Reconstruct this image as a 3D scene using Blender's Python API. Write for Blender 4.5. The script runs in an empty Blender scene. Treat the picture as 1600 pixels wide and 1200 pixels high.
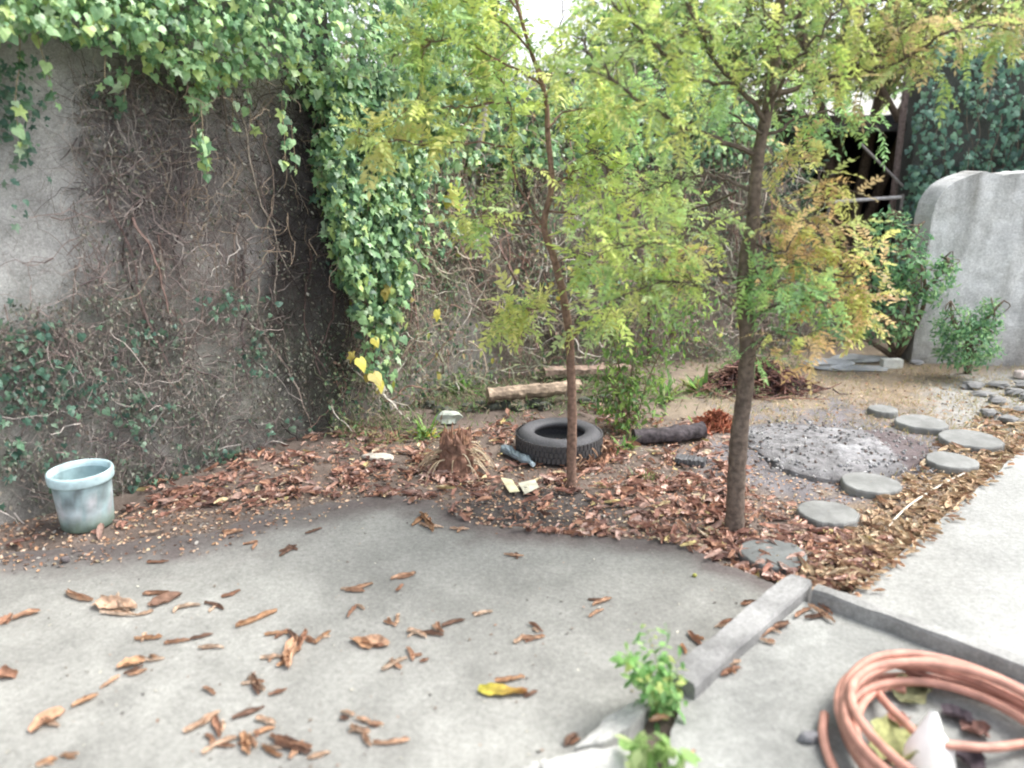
import bpy, math, random
import numpy as np
R = math.radians
rng = np.random.default_rng(11)
random.seed(11)
C = bpy.context.scene.collection
scene = bpy.context.scene

# ------------------------------------------------------------------ camera, sky, sun, exposure
PITCH, HCAM, FPX = R(16), 1.8, 1256.0
cd = bpy.data.cameras.new('camera')
cd.sensor_width = 36; cd.lens = 36 * FPX / 1600; cd.clip_end = 500; cd.clip_start = .05
cd.dof.use_dof = True; cd.dof.focus_distance = 4.9; cd.dof.aperture_fstop = 1.1
cam = bpy.data.objects.new('camera', cd); C.objects.link(cam)
cam.location = (0, 0, HCAM); cam.rotation_euler = (R(90) - PITCH, 0, 0)
scene.camera = cam
w = bpy.data.worlds.new('World'); scene.world = w; w.use_nodes = True
wn = w.node_tree; wn.nodes.clear()
sky = wn.nodes.new('ShaderNodeTexSky'); sky.sky_type = 'NISHITA'; sky.sun_disc = False
SUN_EL, SUN_AZ = R(55), R(78)
sky.sun_elevation = SUN_EL; sky.sun_rotation = SUN_AZ; sky.air_density = 1.0; sky.dust_density = 4.0
hs = wn.nodes.new('ShaderNodeHueSaturation'); hs.inputs['Saturation'].default_value = .35
bg = wn.nodes.new('ShaderNodeBackground'); bg.inputs['Strength'].default_value = .15
wo = wn.nodes.new('ShaderNodeOutputWorld')
wn.links.new(sky.outputs[0], hs.inputs['Color']); wn.links.new(hs.outputs[0], bg.inputs[0]); wn.links.new(bg.outputs[0], wo.inputs[0])
sl = bpy.data.lights.new('sun', 'SUN'); sl.energy = .8; sl.angle = R(25); sl.color = (1, .96, .9)
so = bpy.data.objects.new('sun', sl); C.objects.link(so)
so.rotation_euler = (R(90) - SUN_EL, 0, math.pi - SUN_AZ)
scene.view_settings.view_transform = 'Standard'; scene.view_settings.look = 'None'
scene.view_settings.exposure = 1.75
scene.cycles.filter_width = 2.0
scene.cycles.max_bounces = 8; scene.cycles.diffuse_bounces = 5; scene.cycles.transparent_max_bounces = 8

# ------------------------------------------------------------------ geometry helpers
cp, sp_ = math.cos(PITCH), math.sin(PITCH)
def ray(px, py):
    x = (px - 800) / FPX; y = (600 - py) / FPX
    return np.array([x, cp + y * sp_, -sp_ + y * cp])
def gp(px, py, z=0.0):                                   # photo pixel -> point on a level surface at height z
    d = ray(px, py); t = (z - HCAM) / d[2]
    return np.array([0, 0, HCAM]) + d * t
def at(px, py, Y):                                       # photo pixel -> point at depth Y
    d = ray(px, py); return np.array([0, 0, HCAM]) + d * (Y / d[1])
def proj(P):
    P = np.asarray(P, float); v = P - np.array([0, 0, HCAM])
    f = v[..., 1] * cp - v[..., 2] * sp_; u = v[..., 1] * sp_ + v[..., 2] * cp
    f = np.maximum(f, .05)
    return 800 + FPX * v[..., 0] / f, 600 - FPX * u / f
def hitp(px, py, P, n):
    d = ray(px, py); o = np.array([0, 0, HCAM]); t = np.dot(P - o, n) / np.dot(d, n)
    return o + d * t
def inpoly(x, y, poly):
    x = np.asarray(x); y = np.asarray(y); r = np.zeros(x.shape, bool); n = len(poly)
    for i in range(n):
        x1, y1 = poly[i]; x2, y2 = poly[(i + 1) % n]
        c = ((y1 > y) != (y2 > y)) & (x < (x2 - x1) * (y - y1) / ((y2 - y1) or 1e-9) + x1)
        r ^= c
    return r
def vnoise(x, y, seed=0):                                # smooth value noise, 0..1
    xi = np.floor(x).astype(np.int64); yi = np.floor(y).astype(np.int64); fx = x - xi; fy = y - yi
    fx = fx * fx * (3 - 2 * fx); fy = fy * fy * (3 - 2 * fy)
    def h(a, b):
        v = np.sin(a * 127.1 + b * 311.7 + seed * 74.7) * 43758.5453
        return v - np.floor(v)
    return (h(xi, yi) * (1 - fx) + h(xi + 1, yi) * fx) * (1 - fy) + (h(xi, yi + 1) * (1 - fx) + h(xi + 1, yi + 1) * fx) * fy
def fbm(x, y, seed=0, o=4):
    s = 0; a = .5
    for k in range(o): s = s + a * vnoise(x * 2 ** k, y * 2 ** k, seed + k); a *= .5
    return s
class Soup:
    def __init__(s): s.V = []; s.F = {3: [], 4: []}; s.K = []; s.n = 0
    def add(s, V, F, col=(.5, .5, .5)):
        V = np.asarray(V, float); F = np.asarray(F, np.int64)
        if len(V) == 0: return
        s.V.append(V); s.F[F.shape[1]].append(F + s.n)
        col = np.asarray(col, float)
        s.K.append(np.broadcast_to(col, (len(V), 3)) if col.ndim == 1 else col); s.n += len(V)
    def inst(s, tV, tF, M, P, K, jit=.0):                # copies of a template: M (k,3,3) columns = axes
        k = len(P)
        if k == 0: return
        V = np.einsum('kij,nj->kni', M, tV) + P[:, None, :]
        F = tF[None] + (np.arange(k) * len(tV))[:, None, None]
        Kc = np.repeat(K[:, None, :], len(tV), 1)
        if jit: Kc = Kc * (1 + jit * (rng.random((k, len(tV), 1)) - .5))
        s.add(V.reshape(-1, 3), F.reshape(-1, tF.shape[1]), Kc.reshape(-1, 3))
    def tube(s, pts, rad, sides=5, col=(.3, .2, .15), cap=False):
        P = np.asarray(pts, float); m = len(P)
        rad = np.broadcast_to(np.asarray(rad, float), (m,))
        T = np.gradient(P, axis=0); T /= np.linalg.norm(T, axis=1)[:, None] + 1e-9
        up = np.array([0, 0, 1.]) if abs(T[0][2]) < .9 else np.array([1., 0, 0])
        V = []
        N = np.cross(T[0], up); N /= np.linalg.norm(N)
        a = np.arange(sides) * 2 * math.pi / sides
        for i in range(m):
            N = N - T[i] * np.dot(N, T[i]); N /= np.linalg.norm(N) + 1e-9; B = np.cross(T[i], N)
            V.append(P[i] + rad[i] * (np.cos(a)[:, None] * N + np.sin(a)[:, None] * B))
        V = np.concatenate(V)
        i = np.arange(m - 1)[:, None] * sides; j = np.arange(sides)[None]; j2 = (j + 1) % sides
        F = np.stack([i + j, i + j2, i + j2 + sides, i + j + sides], -1).reshape(-1, 4)
        s.add(V, F, col)
        if cap:
            for base, c in ((0, P[0]), ((m - 1) * sides, P[-1])):
                s.add(np.vstack([V[base:base + sides], c]), [[q, (q + 1) % sides, sides] for q in range(sides)], np.asarray(col, float).reshape(-1, 3).mean(0))
def world_of(o):
    p = np.zeros(3)
    while o: p = p + np.array(o.location); o = o.parent
    return p
def build(name, s, m, parent=None, origin=None, smooth=False):
    V = np.concatenate(s.V); K = np.concatenate(s.K)
    org = world_of(parent) if parent else (np.zeros(3) if origin is None else np.asarray(origin, float))
    V = V - org
    me = bpy.data.meshes.new(name)
    F3 = np.concatenate(s.F[3]) if s.F[3] else np.zeros((0, 3), int)
    F4 = np.concatenate(s.F[4]) if s.F[4] else np.zeros((0, 4), int)
    me.vertices.add(len(V)); me.vertices.foreach_set('co', V.ravel().astype(np.float32))
    li = np.concatenate([F3.ravel(), F4.ravel()]).astype(np.int32)
    me.loops.add(len(li)); me.loops.foreach_set('vertex_index', li)
    tot = np.concatenate([np.full(len(F3), 3), np.full(len(F4), 4)]).astype(np.int32)
    st = np.concatenate([[0], np.cumsum(tot)[:-1]]).astype(np.int32)
    me.polygons.add(len(tot)); me.polygons.foreach_set('loop_start', st); me.polygons.foreach_set('loop_total', tot)
    me.polygons.foreach_set('use_smooth', np.full(len(tot), smooth))
    me.update(calc_edges=True)
    a = me.attributes.new('Col', 'FLOAT_COLOR', 'POINT')
    a.data.foreach_set('color', np.concatenate([K, np.ones((len(K), 1))], 1).ravel().astype(np.float32))
    me.materials.append(m)
    o = bpy.data.objects.new(name, me); C.objects.link(o)
    if parent: o.parent = parent
    else: o.location = org
    return o
def tag(o, label, cat, group=None, kind=None):
    if label: o['label'] = label
    if cat: o['category'] = cat
    if group: o['group'] = group
    if kind: o['kind'] = kind
    return o
def struct(o, kind='structure'): o['kind'] = kind; return o
def empty(name, loc, label, cat, group=None):
    o = bpy.data.objects.new(name, None); C.objects.link(o); o.location = [float(v) for v in loc]
    o.empty_display_size = .1
    return tag(o, label, cat, group)
def unit(v): v = np.asarray(v, float); return v / (np.linalg.norm(v, axis=-1, keepdims=True) + 1e-9)
def frames(D, U):                                        # matrices whose y axis is D (tip) and z axis near U
    D = unit(D); X = unit(np.cross(D, U)); Z = np.cross(X, D)
    return np.stack([X, D, Z], -1)
def pick(pal, k, var=.18):
    pal = np.asarray(pal, float); c = pal[rng.integers(0, len(pal), k)]
    return c * (1 + var * (rng.random((k, 1)) - .5) * 2)
def randn(k): return rng.normal(size=(k, 3))

# ------------------------------------------------------------------ materials
def newmat(name):
    m = bpy.data.materials.new(name); m.use_nodes = True; nt = m.node_tree; nt.nodes.clear()
    return m, nt
def N(nt, t, **kw):
    n = nt.nodes.new(t)
    for k, v in kw.items(): setattr(n, k, v)
    return n
def mat_col(name, rough=.75, trans=0.0, nscale=30, nvar=.3, bump=.0, spec=.3, bdist=.01):
    """material driven by the Col attribute with noise variation; trans = translucent share"""
    m, nt = newmat(name); L = nt.links.new
    at_ = N(nt, 'ShaderNodeAttribute', attribute_name='Col'); tc = N(nt, 'ShaderNodeTexCoord')
    no = N(nt, 'ShaderNodeTexNoise'); no.inputs['Scale'].default_value = nscale; no.inputs['Detail'].default_value = 6
    L(tc.outputs['Object'], no.inputs['Vector'])
    mr = N(nt, 'ShaderNodeMapRange'); mr.inputs['From Min'].default_value = .3; mr.inputs['From Max'].default_value = .7
    mr.inputs['To Min'].default_value = 1 - nvar; mr.inputs['To Max'].default_value = 1 + nvar
    L(no.outputs['Fac'], mr.inputs['Value'])
    mu = N(nt, 'ShaderNodeVectorMath', operation='SCALE'); L(at_.outputs['Color'], mu.inputs[0]); L(mr.outputs[0], mu.inputs['Scale'])
    p = N(nt, 'ShaderNodeBsdfPrincipled'); p.inputs['Roughness'].default_value = rough; p.inputs['Specular IOR Level'].default_value = spec
    L(mu.outputs[0], p.inputs['Base Color'])
    if bump:
        b = N(nt, 'ShaderNodeBump'); b.inputs['Strength'].default_value = bump; b.inputs['Distance'].default_value = bdist
        L(no.outputs['Fac'], b.inputs['Height']); L(b.outputs[0], p.inputs['Normal'])
    out = N(nt, 'ShaderNodeOutputMaterial')
    if trans:
        t = N(nt, 'ShaderNodeBsdfTranslucent'); L(mu.outputs[0], t.inputs['Color'])
        mx = N(nt, 'ShaderNodeMixShader'); mx.inputs[0].default_value = trans
        L(p.outputs[0], mx.inputs[1]); L(t.outputs[0], mx.inputs[2]); L(mx.outputs[0], out.inputs[0])
    else: L(p.outputs[0], out.inputs[0])
    return m
def mat_concrete(name, scale=1.0, spots=.25, bump=.25, grime=.35):
    """Col attribute tinted by large blotches, fine grain and dark pits"""
    m, nt = newmat(name); L = nt.links.new
    at_ = N(nt, 'ShaderNodeAttribute', attribute_name='Col'); tc = N(nt, 'ShaderNodeTexCoord')
    def noise(s, d, r=.6):
        n = N(nt, 'ShaderNodeTexNoise'); n.inputs['Scale'].default_value = s * scale; n.inputs['Detail'].default_value = d
        n.inputs['Roughness'].default_value = r; L(tc.outputs['Object'], n.inputs['Vector']); return n
    def rng_(n, a, b, c, d):
        r = N(nt, 'ShaderNodeMapRange'); r.inputs[1].default_value = a; r.inputs[2].default_value = b
        r.inputs[3].default_value = c; r.inputs[4].default_value = d; L(n, r.inputs[0]); return r.outputs[0]
    n1 = noise(2.2, 8, .65); n2 = noise(45, 6, .7); n3 = noise(170, 3)
    f = rng_(n1.outputs['Fac'], .3, .7, 1 - grime, 1 + grime * .45)
    g = rng_(n2.outputs['Fac'], .3, .7, 1 - spots, 1 + spots)
    h = rng_(n3.outputs['Fac'], .35, .65, 1 - spots * .7, 1 + spots * .5)
    m1 = N(nt, 'ShaderNodeMath', operation='MULTIPLY'); L(f, m1.inputs[0]); L(g, m1.inputs[1])
    m2 = N(nt, 'ShaderNodeMath', operation='MULTIPLY'); L(m1.outputs[0], m2.inputs[0]); L(h, m2.inputs[1])
    mu = N(nt, 'ShaderNodeVectorMath', operation='SCALE'); L(at_.outputs['Color'], mu.inputs[0]); L(m2.outputs[0], mu.inputs['Scale'])
    p = N(nt, 'ShaderNodeBsdfPrincipled'); p.inputs['Roughness'].default_value = .9; p.inputs['Specular IOR Level'].default_value = .25
    L(mu.outputs[0], p.inputs['Base Color'])
    b = N(nt, 'ShaderNodeBump'); b.inputs['Strength'].default_value = bump; b.inputs['Distance'].default_value = .01
    L(n2.outputs['Fac'], b.inputs['Height']); L(b.outputs[0], p.inputs['Normal'])
    out = N(nt, 'ShaderNodeOutputMaterial'); L(p.outputs[0], out.inputs[0])
    return m
M_leaf = mat_col('living_leaf', .5, .5, 14, .12, spec=.4)
M_ivy = mat_col('ivy_leaf', .42, .35, 14, .15, spec=.45)
M_dry = mat_col('dry_leaf', .8, .12, 60, .3)
M_bark = mat_col('bark', .9, 0, 45, .4, .6)
M_vine = mat_col('vine_stem', .9, 0, 40, .3)
M_soil = mat_concrete('soil', 3.0, .4, .8, .3)
M_conc = mat_concrete('concrete', 1.0, .22, .35, .24)
M_wall = mat_concrete('wall_render', 1.3, .28, .5, .4)
M_stone = mat_concrete('stone', 6, .2, .5, .25)
M_ash = mat_concrete('ash', 5, .5, 1.0, .4)
M_white = mat_col('white_plastic', .5, 0, 20, .06)
M_rub = mat_col('tyre_rubber', .7, 0, 90, .25, .2, spec=.4)
M_plas = mat_col('plastic', .55, .12, 14, .3, spec=.4)
M_hose = mat_col('hose_rubber', .6, 0, 18, .28, .15, spec=.35)
M_wood = mat_col('weathered_wood', .9, 0, 35, .4, .5)
M_metal = mat_col('painted_metal', .6, 0, 30, .25, spec=.5)

# ------------------------------------------------------------------ ground
def soil_z(x, y): return .035 * (fbm(x * 3, y * 3, 5) - .45) + .02 * (fbm(x * 14, y * 14, 9, 2) - .4)
def grid(x0, x1, y0, y1, st):
    nx = int((x1 - x0) / st) + 1; ny = int((y1 - y0) / st) + 1
    X, Y = np.meshgrid(np.linspace(x0, x1, nx), np.linspace(y0, y1, ny))
    i = np.arange(ny - 1)[:, None] * nx + np.arange(nx - 1)[None]
    return X, Y, np.stack([i, i + 1, i + 1 + nx, i + nx], -1).reshape(-1, 4)
s = Soup()                                               # far ground reaches the horizon
for (a, b, c, d) in ((-150, 150, 12, 300), (-150, -7, -40, 12), (9, 150, -40, 12), (-7, 9, -40, -1)):
    X, Y, F = grid(a, b, c, d, 8); s.add(np.stack([X.ravel(), Y.ravel(), np.full(X.size, -.03)], 1), F, (.13, .13, .07))
X, Y, F = grid(-7, 9, -1, 12, .025)
x, y = X.ravel(), Y.ravel(); z = soil_z(x, y)
ed = np.minimum.reduce([x + 7, 9 - x, y + 1, 12 - y]); z = np.where(ed < .3, -.03 + (z + .03) * ed / .3, z)
u, v = proj(np.stack([x, y, z], 1))
cl = np.tile(np.array([.17, .135, .115]), (len(x), 1))
n = fbm(x * 5, y * 5, 3)[:, None]
cl = cl * (.6 + .9 * n)
def blend(cl, wgt, col): wgt = np.clip(wgt, 0, 1)[:, None]; return cl * (1 - wgt) + np.asarray(col) * wgt
def ell(u, v, cx, cy, rx, ry, soft=.3): return np.clip((1 + soft - np.hypot((u - cx) / rx, (v - cy) / ry)) / soft, 0, 1)
nn = fbm(x * 7, y * 7, 21)
cl = blend(cl, ell(u, v + 60 * (nn - .5), 1400, 610, 330, 62, .5) * .85, (.33, .27, .20))
cl = blend(cl, ell(u + 80 * (nn - .5), v, 1470, 770, 150, 200, .5) * .8, (.30, .235, .17))
cl = blend(cl, ell(u + 80 * (nn - .5), v + 20 * (nn - .5), 1580, 630, 110, 40, .5) * .9, (.36, .36, .34))
cl = blend(cl, ell(u + 90 * (nn - .5), v + 90 * (nn - .5), 1290, 705, 175, 62, .4) * .9, (.20, .19, .20))
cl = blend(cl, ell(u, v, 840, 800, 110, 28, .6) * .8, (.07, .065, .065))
cl = blend(cl, ((v < 640) & (u < 1000)).astype(float) * .5, (.09, .10, .05))
s.add(np.stack([x, y, z], 1), F, cl)
struct(build('ground', s, M_soil, smooth=True))

# concrete patio with a dirty worn back edge
EDGE = [(-700, 900), (-300, 880), (0, 872), (110, 862), (220, 850), (330, 838), (420, 805), (520, 790), (610, 778), (680, 790), (760, 826),
        (860, 838), (960, 846), (1040, 852), (1090, 866), (1140, 892), (1235, 925)]
K1a, K1b = gp(1068, 1072, .06), gp(1244, 922, .06)       # kerb one, centre line
POR = [gp(1000, 1135)[:2], gp(1060, 1085)[:2]]
pat = [tuple(gp(a, b)[:2]) for a, b in EDGE] + [tuple(K1b[:2]), tuple(K1a[:2]), tuple(gp(975, 1150)[:2]), (.15, .9), (.1, -.8), (-4.5, -.8), (-4.5, 3)]
def sheet(poly, st, z0, mat, colf, name, wob=0.0, th=.03):
    P = np.array(poly); x0, y0 = P.min(0) - .05; x1, y1 = P.max(0) + .05
    X, Y, F = grid(x0, x1, y0, y1, st); x, y = X.ravel(), Y.ravel()
    wx = wob * (fbm(x * 9, y * 9, 31) - .47) * 2; wy = wob * (fbm(x * 9, y * 9, 47) - .47) * 2
    ins = inpoly(x + wx, y + wy, poly)
    F = F[ins[F].all(1)]; used = np.unique(F); remap = -np.ones(len(x), int); remap[used] = np.arange(len(used)); F = remap[F]
    x, y = x[used], y[used]
    e = np.concatenate([F[:, [0, 1]], F[:, [1, 2]], F[:, [2, 3]], F[:, [3, 0]]]); ky = np.sort(e, 1); _, ix, ct = np.unique(ky, axis=0, return_index=True, return_counts=True)
    bv = np.unique(e[ix[ct == 1]]); bx = x[bv] + (wob * (fbm(x[bv] * 9, y[bv] * 9, 31) - .47) * 2); by = y[bv] + (wob * (fbm(x[bv] * 9, y[bv] * 9, 47) - .47) * 2)
    best = np.full(len(bv), 1e9); sx = bx.copy(); sy = by.copy()
    for i in range(len(poly)):                            # pull the rim onto the outline
        (x1, y1), (x2, y2) = poly[i], poly[(i + 1) % len(poly)]; l2 = (x2 - x1) ** 2 + (y2 - y1) ** 2 + 1e-12
        t = np.clip(((bx - x1) * (x2 - x1) + (by - y1) * (y2 - y1)) / l2, 0, 1); px_ = x1 + t * (x2 - x1); py_ = y1 + t * (y2 - y1); d = np.hypot(bx - px_, by - py_)
        m_ = d < best; best[m_] = d[m_]; sx[m_] = px_[m_]; sy[m_] = py_[m_]
    ok_ = best < st * 1.5; x[bv[ok_]] += (sx - bx)[ok_]; y[bv[ok_]] += (sy - by)[ok_]
    z = np.full(len(x), z0) + .004 * (fbm(x * 2, y * 2, 8) - .47)
    s = Soup(); top = np.stack([x, y, z], 1); cl = colf(x, y, z)
    e = np.concatenate([F[:, [0, 1]], F[:, [1, 2]], F[:, [2, 3]], F[:, [3, 0]]])
    key = np.sort(e, 1); _, idx, cnt = np.unique(key, axis=0, return_index=True, return_counts=True)
    be = e[idx[cnt == 1]]; nb = len(x)
    bot = top.copy(); bot[:, 2] -= th
    s.add(np.vstack([top, bot]), np.vstack([F, np.stack([be[:, 1], be[:, 0], be[:, 0] + nb, be[:, 1] + nb], 1)]), np.vstack([cl, cl * .8]))
    return struct(build(name, s, mat, smooth=False))
def dist_edge(u, v, line):
    d = np.full(u.shape, 1e9)
    for (x1, y1), (x2, y2) in zip(line[:-1], line[1:]):
        t = np.clip(((u - x1) * (x2 - x1) + (v - y1) * (y2 - y1)) / ((x2 - x1) ** 2 + (y2 - y1) ** 2), 0, 1)
        d = np.minimum(d, np.hypot(u - x1 - t * (x2 - x1), (v - y1 - t * (y2 - y1)) * 1.6))
    return d
def patio_col(x, y, z):
    u, v = proj(np.stack([x, y, z], 1)); n = fbm(x * 2.2, y * 2.2, 61); n2 = fbm(x * 9, y * 9, 71)
    cl = np.tile(np.array([.265, .265, .245]), (len(x), 1)) * (.5 + .62 * n[:, None] + .42 * n2[:, None])
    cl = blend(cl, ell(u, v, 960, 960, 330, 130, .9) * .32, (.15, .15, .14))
    cl = blend(cl, ell(u, v, 640, 850, 190, 40, .8) * .35, (.31, .31, .29))
    cl = blend(cl, ell(u, v, 700, 1150, 330, 130, .9) * .3 * (n2 * 1.8), (.31, .31, .29))
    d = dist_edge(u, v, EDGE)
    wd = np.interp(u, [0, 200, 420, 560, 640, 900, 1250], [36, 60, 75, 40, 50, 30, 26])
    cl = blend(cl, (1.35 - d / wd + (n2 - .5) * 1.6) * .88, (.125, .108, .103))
    return cl
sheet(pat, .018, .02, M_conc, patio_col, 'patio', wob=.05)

def soft_leaf_debris(): pass
# raised bright slab on the right and the porch floor in front of it
SZ, PZ = .085, .045
K2 = [gp(1262, 920, .1), gp(1640, 1058, .1)]
k2d = unit(K2[1] - K2[0]); K2e = K2[0] + k2d * 3.2; k2d = unit((K2e - K2[0])); k2n = np.array([-k2d[1], k2d[0], 0])
slab = [tuple(gp(1330, 928, SZ)[:2]), tuple(gp(1440, 838, SZ)[:2]), tuple(gp(1600, 700, SZ)[:2]), tuple(gp(1800, 560, SZ)[:2]), (6.8, 7), (6.8, 1)] + \
       [tuple((K2e + k2n * .055)[:2]), tuple((K2[0] + k2n * .055 + k2d * .1)[:2])]
def slab_col(x, y, z):
    n = fbm(x * 2.5, y * 2.5, 91)[:, None]; cl = np.tile(np.array([.315, .32, .305]), (len(x), 1)) * (.8 + .4 * n)
    u, v = proj(np.stack([x, y, z], 1)); return blend(cl, ell(u, v, 1400, 900, 90, 60, .9) * .4, (.30, .30, .28))
sheet(slab, .03, SZ, M_conc, slab_col, 'path', wob=.012, th=.1)
por = [tuple(K1b[:2] + .0), tuple(K1a[:2]), tuple(gp(1058, 1120)[:2]), tuple(gp(1040, 1190)[:2]), (.45, 1.5), (.4, -.8), (5, -.8), tuple((K2e - k2n * .0)[:2]), tuple(K2[0][:2])]
def por_col(x, y, z):
    n = fbm(x * 3.5, y * 3.5, 95)[:, None]; n2 = fbm(x * 16, y * 16, 97)[:, None]
    return np.tile(np.array([.27, .275, .26]), (len(x), 1)) * (.45 + .6 * n + .55 * n2)
sheet(por, .02, PZ, M_conc, por_col, 'paving', wob=.02, th=.06)
def beam(name, a, b, wd, h0, h1, col, label, wob=.006, mat=M_conc):
    a = np.array(a, float); b = np.array(b, float); a[2] = b[2] = 0; L_ = np.linalg.norm(b - a); d = (b - a) / L_; nrm = np.array([-d[1], d[0], 0])
    m = int(L_ / .03) + 2; prof = [(-.5, 0), (-.5, .86), (-.44, 1), (0, 1.03), (.44, 1), (.5, .86), (.5, 0)]; V = []; q = len(prof)
    for i in range(m):
        t = i / (m - 1) * L_
        for j, (px_, pz_) in enumerate(prof):
            k = wob * (vnoise(np.array([t * 14]), np.array([j * 1.7]), 3)[0] - .5) * 2
            V.append(a + d * t + nrm * (px_ * wd + k) + np.array([0, 0, h0 + (h1 - h0) * pz_ + k * .6 * (pz_ > .5)]))
    F = [[i * q + j, i * q + j + 1, (i + 1) * q + j + 1, (i + 1) * q + j] for i in range(m - 1) for j in range(q - 1)]
    V += [np.mean(V[:q], 0), np.mean(V[(m - 1) * q:m * q], 0)]; e0 = m * q
    T = [[j + 1, j, e0] for j in range(q - 1)] + [[(m - 1) * q + j, (m - 1) * q + j + 1, e0 + 1] for j in range(q - 1)]
    V = np.array(V); n = fbm(V[:, 0] * 8, V[:, 1] * 8 + V[:, 2] * 9, 12)[:, None]
    s = Soup(); kk = np.array(col) * (.35 + 1.3 * n); s.add(V, F, kk)
    s.F[3].append(np.array(T)); return tag(build(name, s, mat, origin=a), label, 'kerb')
d1 = unit((K1b - K1a) * [1, 1, 0])
beam('kerb', K1a - d1 * .02, K1b + d1 * .035, .105, 0, .105, (.27, .27, .265), 'dark grey broken kerb beam running from the weed to the corner of the porch floor')
beam('kerb', K2[0] + k2n * .028 + k2d * .02, K2e + k2n * .028, .06, 0, .108, (.25, .25, .24), 'long low kerb edging the bright raised slab behind the coiled hose')
# broken pale slab pieces by the weed
def chunk(name, pts, z0, z1, col, mat, label, cat, seed=0, group=None):
    P = np.array([gp(a, b, z1)[:2] for a, b in pts]); c = P.mean(0); Q = []
    r = np.random.default_rng(seed)
    for i in range(len(P)):
        a, b = P[i], P[(i + 1) % len(P)]
        for t in (0, .33, .66): Q.append(a * (1 - t) + b * t + r.normal(size=2) * .004)
    Q = np.array(Q); m = len(Q); V = []
    for sc_, zz in ((1, z0), (1, z1 - .006), (.96, z1), (.5, z1 + .003)):
        for q in Q: V.append([*(c + (q - c) * sc_), zz + r.normal() * .0015])
    V.append([*c, z1 + .003]); V = np.array(V)
    F = [[k * m + i, k * m + (i + 1) % m, (k + 1) * m + (i + 1) % m, (k + 1) * m + i] for k in range(3) for i in range(m)]
    s = Soup(); s.add(V, F, np.array(col) * (.8 + .4 * fbm(V[:, 0] * 10, V[:, 1] * 10, seed)[:, None]))
    s.F[3].append(np.array([[3 * m + i, 3 * m + (i + 1) % m, 4 * m] for i in range(m)]))
    return tag(build(name, s, mat, origin=[*c, z0]), label, cat, group)
chunk('broken_slab', [(1002, 1090), (1010, 1108), (985, 1135), (945, 1158), (902, 1165), (930, 1135), (968, 1106)], 0, .075, (.42, .42, .40), M_conc, 'narrow pale broken concrete edge piece nearest the weed on the patio', 'broken slab', 1)
chunk('broken_slab', [(925, 1166), (984, 1165), (985, 1215), (935, 1240), (858, 1225), (845, 1190)], 0, .08, (.46, .46, .44), M_conc, 'wide white broken concrete piece at the lower edge beside the weed leaves', 'broken slab', 2)
chunk('broken_slab', [(838, 1185), (855, 1182), (880, 1230), (830, 1240), (815, 1200)], 0, .06, (.42, .42, .40), M_conc, 'smallest white broken concrete chip, leftmost of the three pieces', 'broken slab', 3)

# ------------------------------------------------------------------ left wall
P1 = gp(548, 660); P0 = gp(0, 822); wd_ = unit((P0 - P1) * [1, 1, 0]); wn_ = np.array([-wd_[1], wd_[0], 0.]);
if np.dot(-P1, wn_) < 0: wn_ = -wn_
WL, WH = 6.0, 2.75
S_, Z_, F = grid(0, WL, -.1, WH, .03)
s_, z_ = S_.ravel(), Z_.ravel(); bump_ = .03 * (fbm(s_ * 2, z_ * 2, 4) - .45)
V = P1 + wd_ * s_[:, None] + wn_ * bump_[:, None] + np.array([0, 0, 1]) * z_[:, None]
u, v = proj(V); n = fbm(s_ * 3, z_ * 3, 14); n2 = fbm(s_ * 9, z_ * 2.5, 15)
cl = np.tile(np.array([.40, .375, .36]), (len(u), 1)) * (.2 + 1.6 * n[:, None])
cl = blend(cl, ell(u + 80 * (n - .5), v + 60 * (n - .5), 10, 390, 130, 110, .5) * .95, (.52, .52, .51))
cl = blend(cl, ell(u + 60 * (n - .5), v + 60 * (n - .5), 80, 220, 95, 180, .6) * .85, (.42, .415, .405))
cl = blend(cl, ell(u + 60 * (n - .5), v, 430, 640, 110, 55, .6) * .5, (.27, .26, .24))
cl = blend(cl, ell(u + 90 * (n2 - .5), v + 60 * (n - .5), 430, 385, 50, 40, .8) * .7, (.36, .35, .35))
cl = blend(cl, ell(u + 90 * (n2 - .5), v + 60 * (n - .5), 260, 560, 190, 90, .9) * .4, (.27, .28, .25))
cl = blend(cl, ell(u + 70 * (n2 - .5), v, 495, 370, 55, 310, .8) * .82, (.06, .053, .06))  # corner strip: recess shade under the overhang painted in, together with dark staining
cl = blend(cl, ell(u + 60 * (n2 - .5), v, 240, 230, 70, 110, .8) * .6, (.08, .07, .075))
cl = blend(cl, (ell(u, v, 200, 700, 420, 190, .6)) * .35 * n2 * 2, (.12, .14, .09))
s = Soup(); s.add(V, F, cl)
th = -wn_ * .25
B = [P1 + th, P1 + wd_ * WL + th]
for (a, b) in ((P1, P1 + th), ):
    s.add([a + [0, 0, -.1], b + [0, 0, -.1], b + [0, 0, WH], a + [0, 0, WH]], [[0, 1, 2, 3]], (.2, .18, .17))
s.add([P1 + [0, 0, WH], P1 + th + [0, 0, WH], B[1] + [0, 0, WH], P1 + wd_ * WL + [0, 0, WH]], [[0, 1, 2, 3]], (.2, .18, .17))
s.add([P1 + th + [0, 0, -.1], B[1] + [0, 0, -.1], B[1] + [0, 0, WH], P1 + th + [0, 0, WH]], [[0, 1, 2, 3]], (.2, .18, .17))
tag(build('wall', s, M_wall, origin=P1, smooth=False), 'stained grey concrete wall overgrown by creepers behind the pale blue bucket', 'wall')

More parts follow.
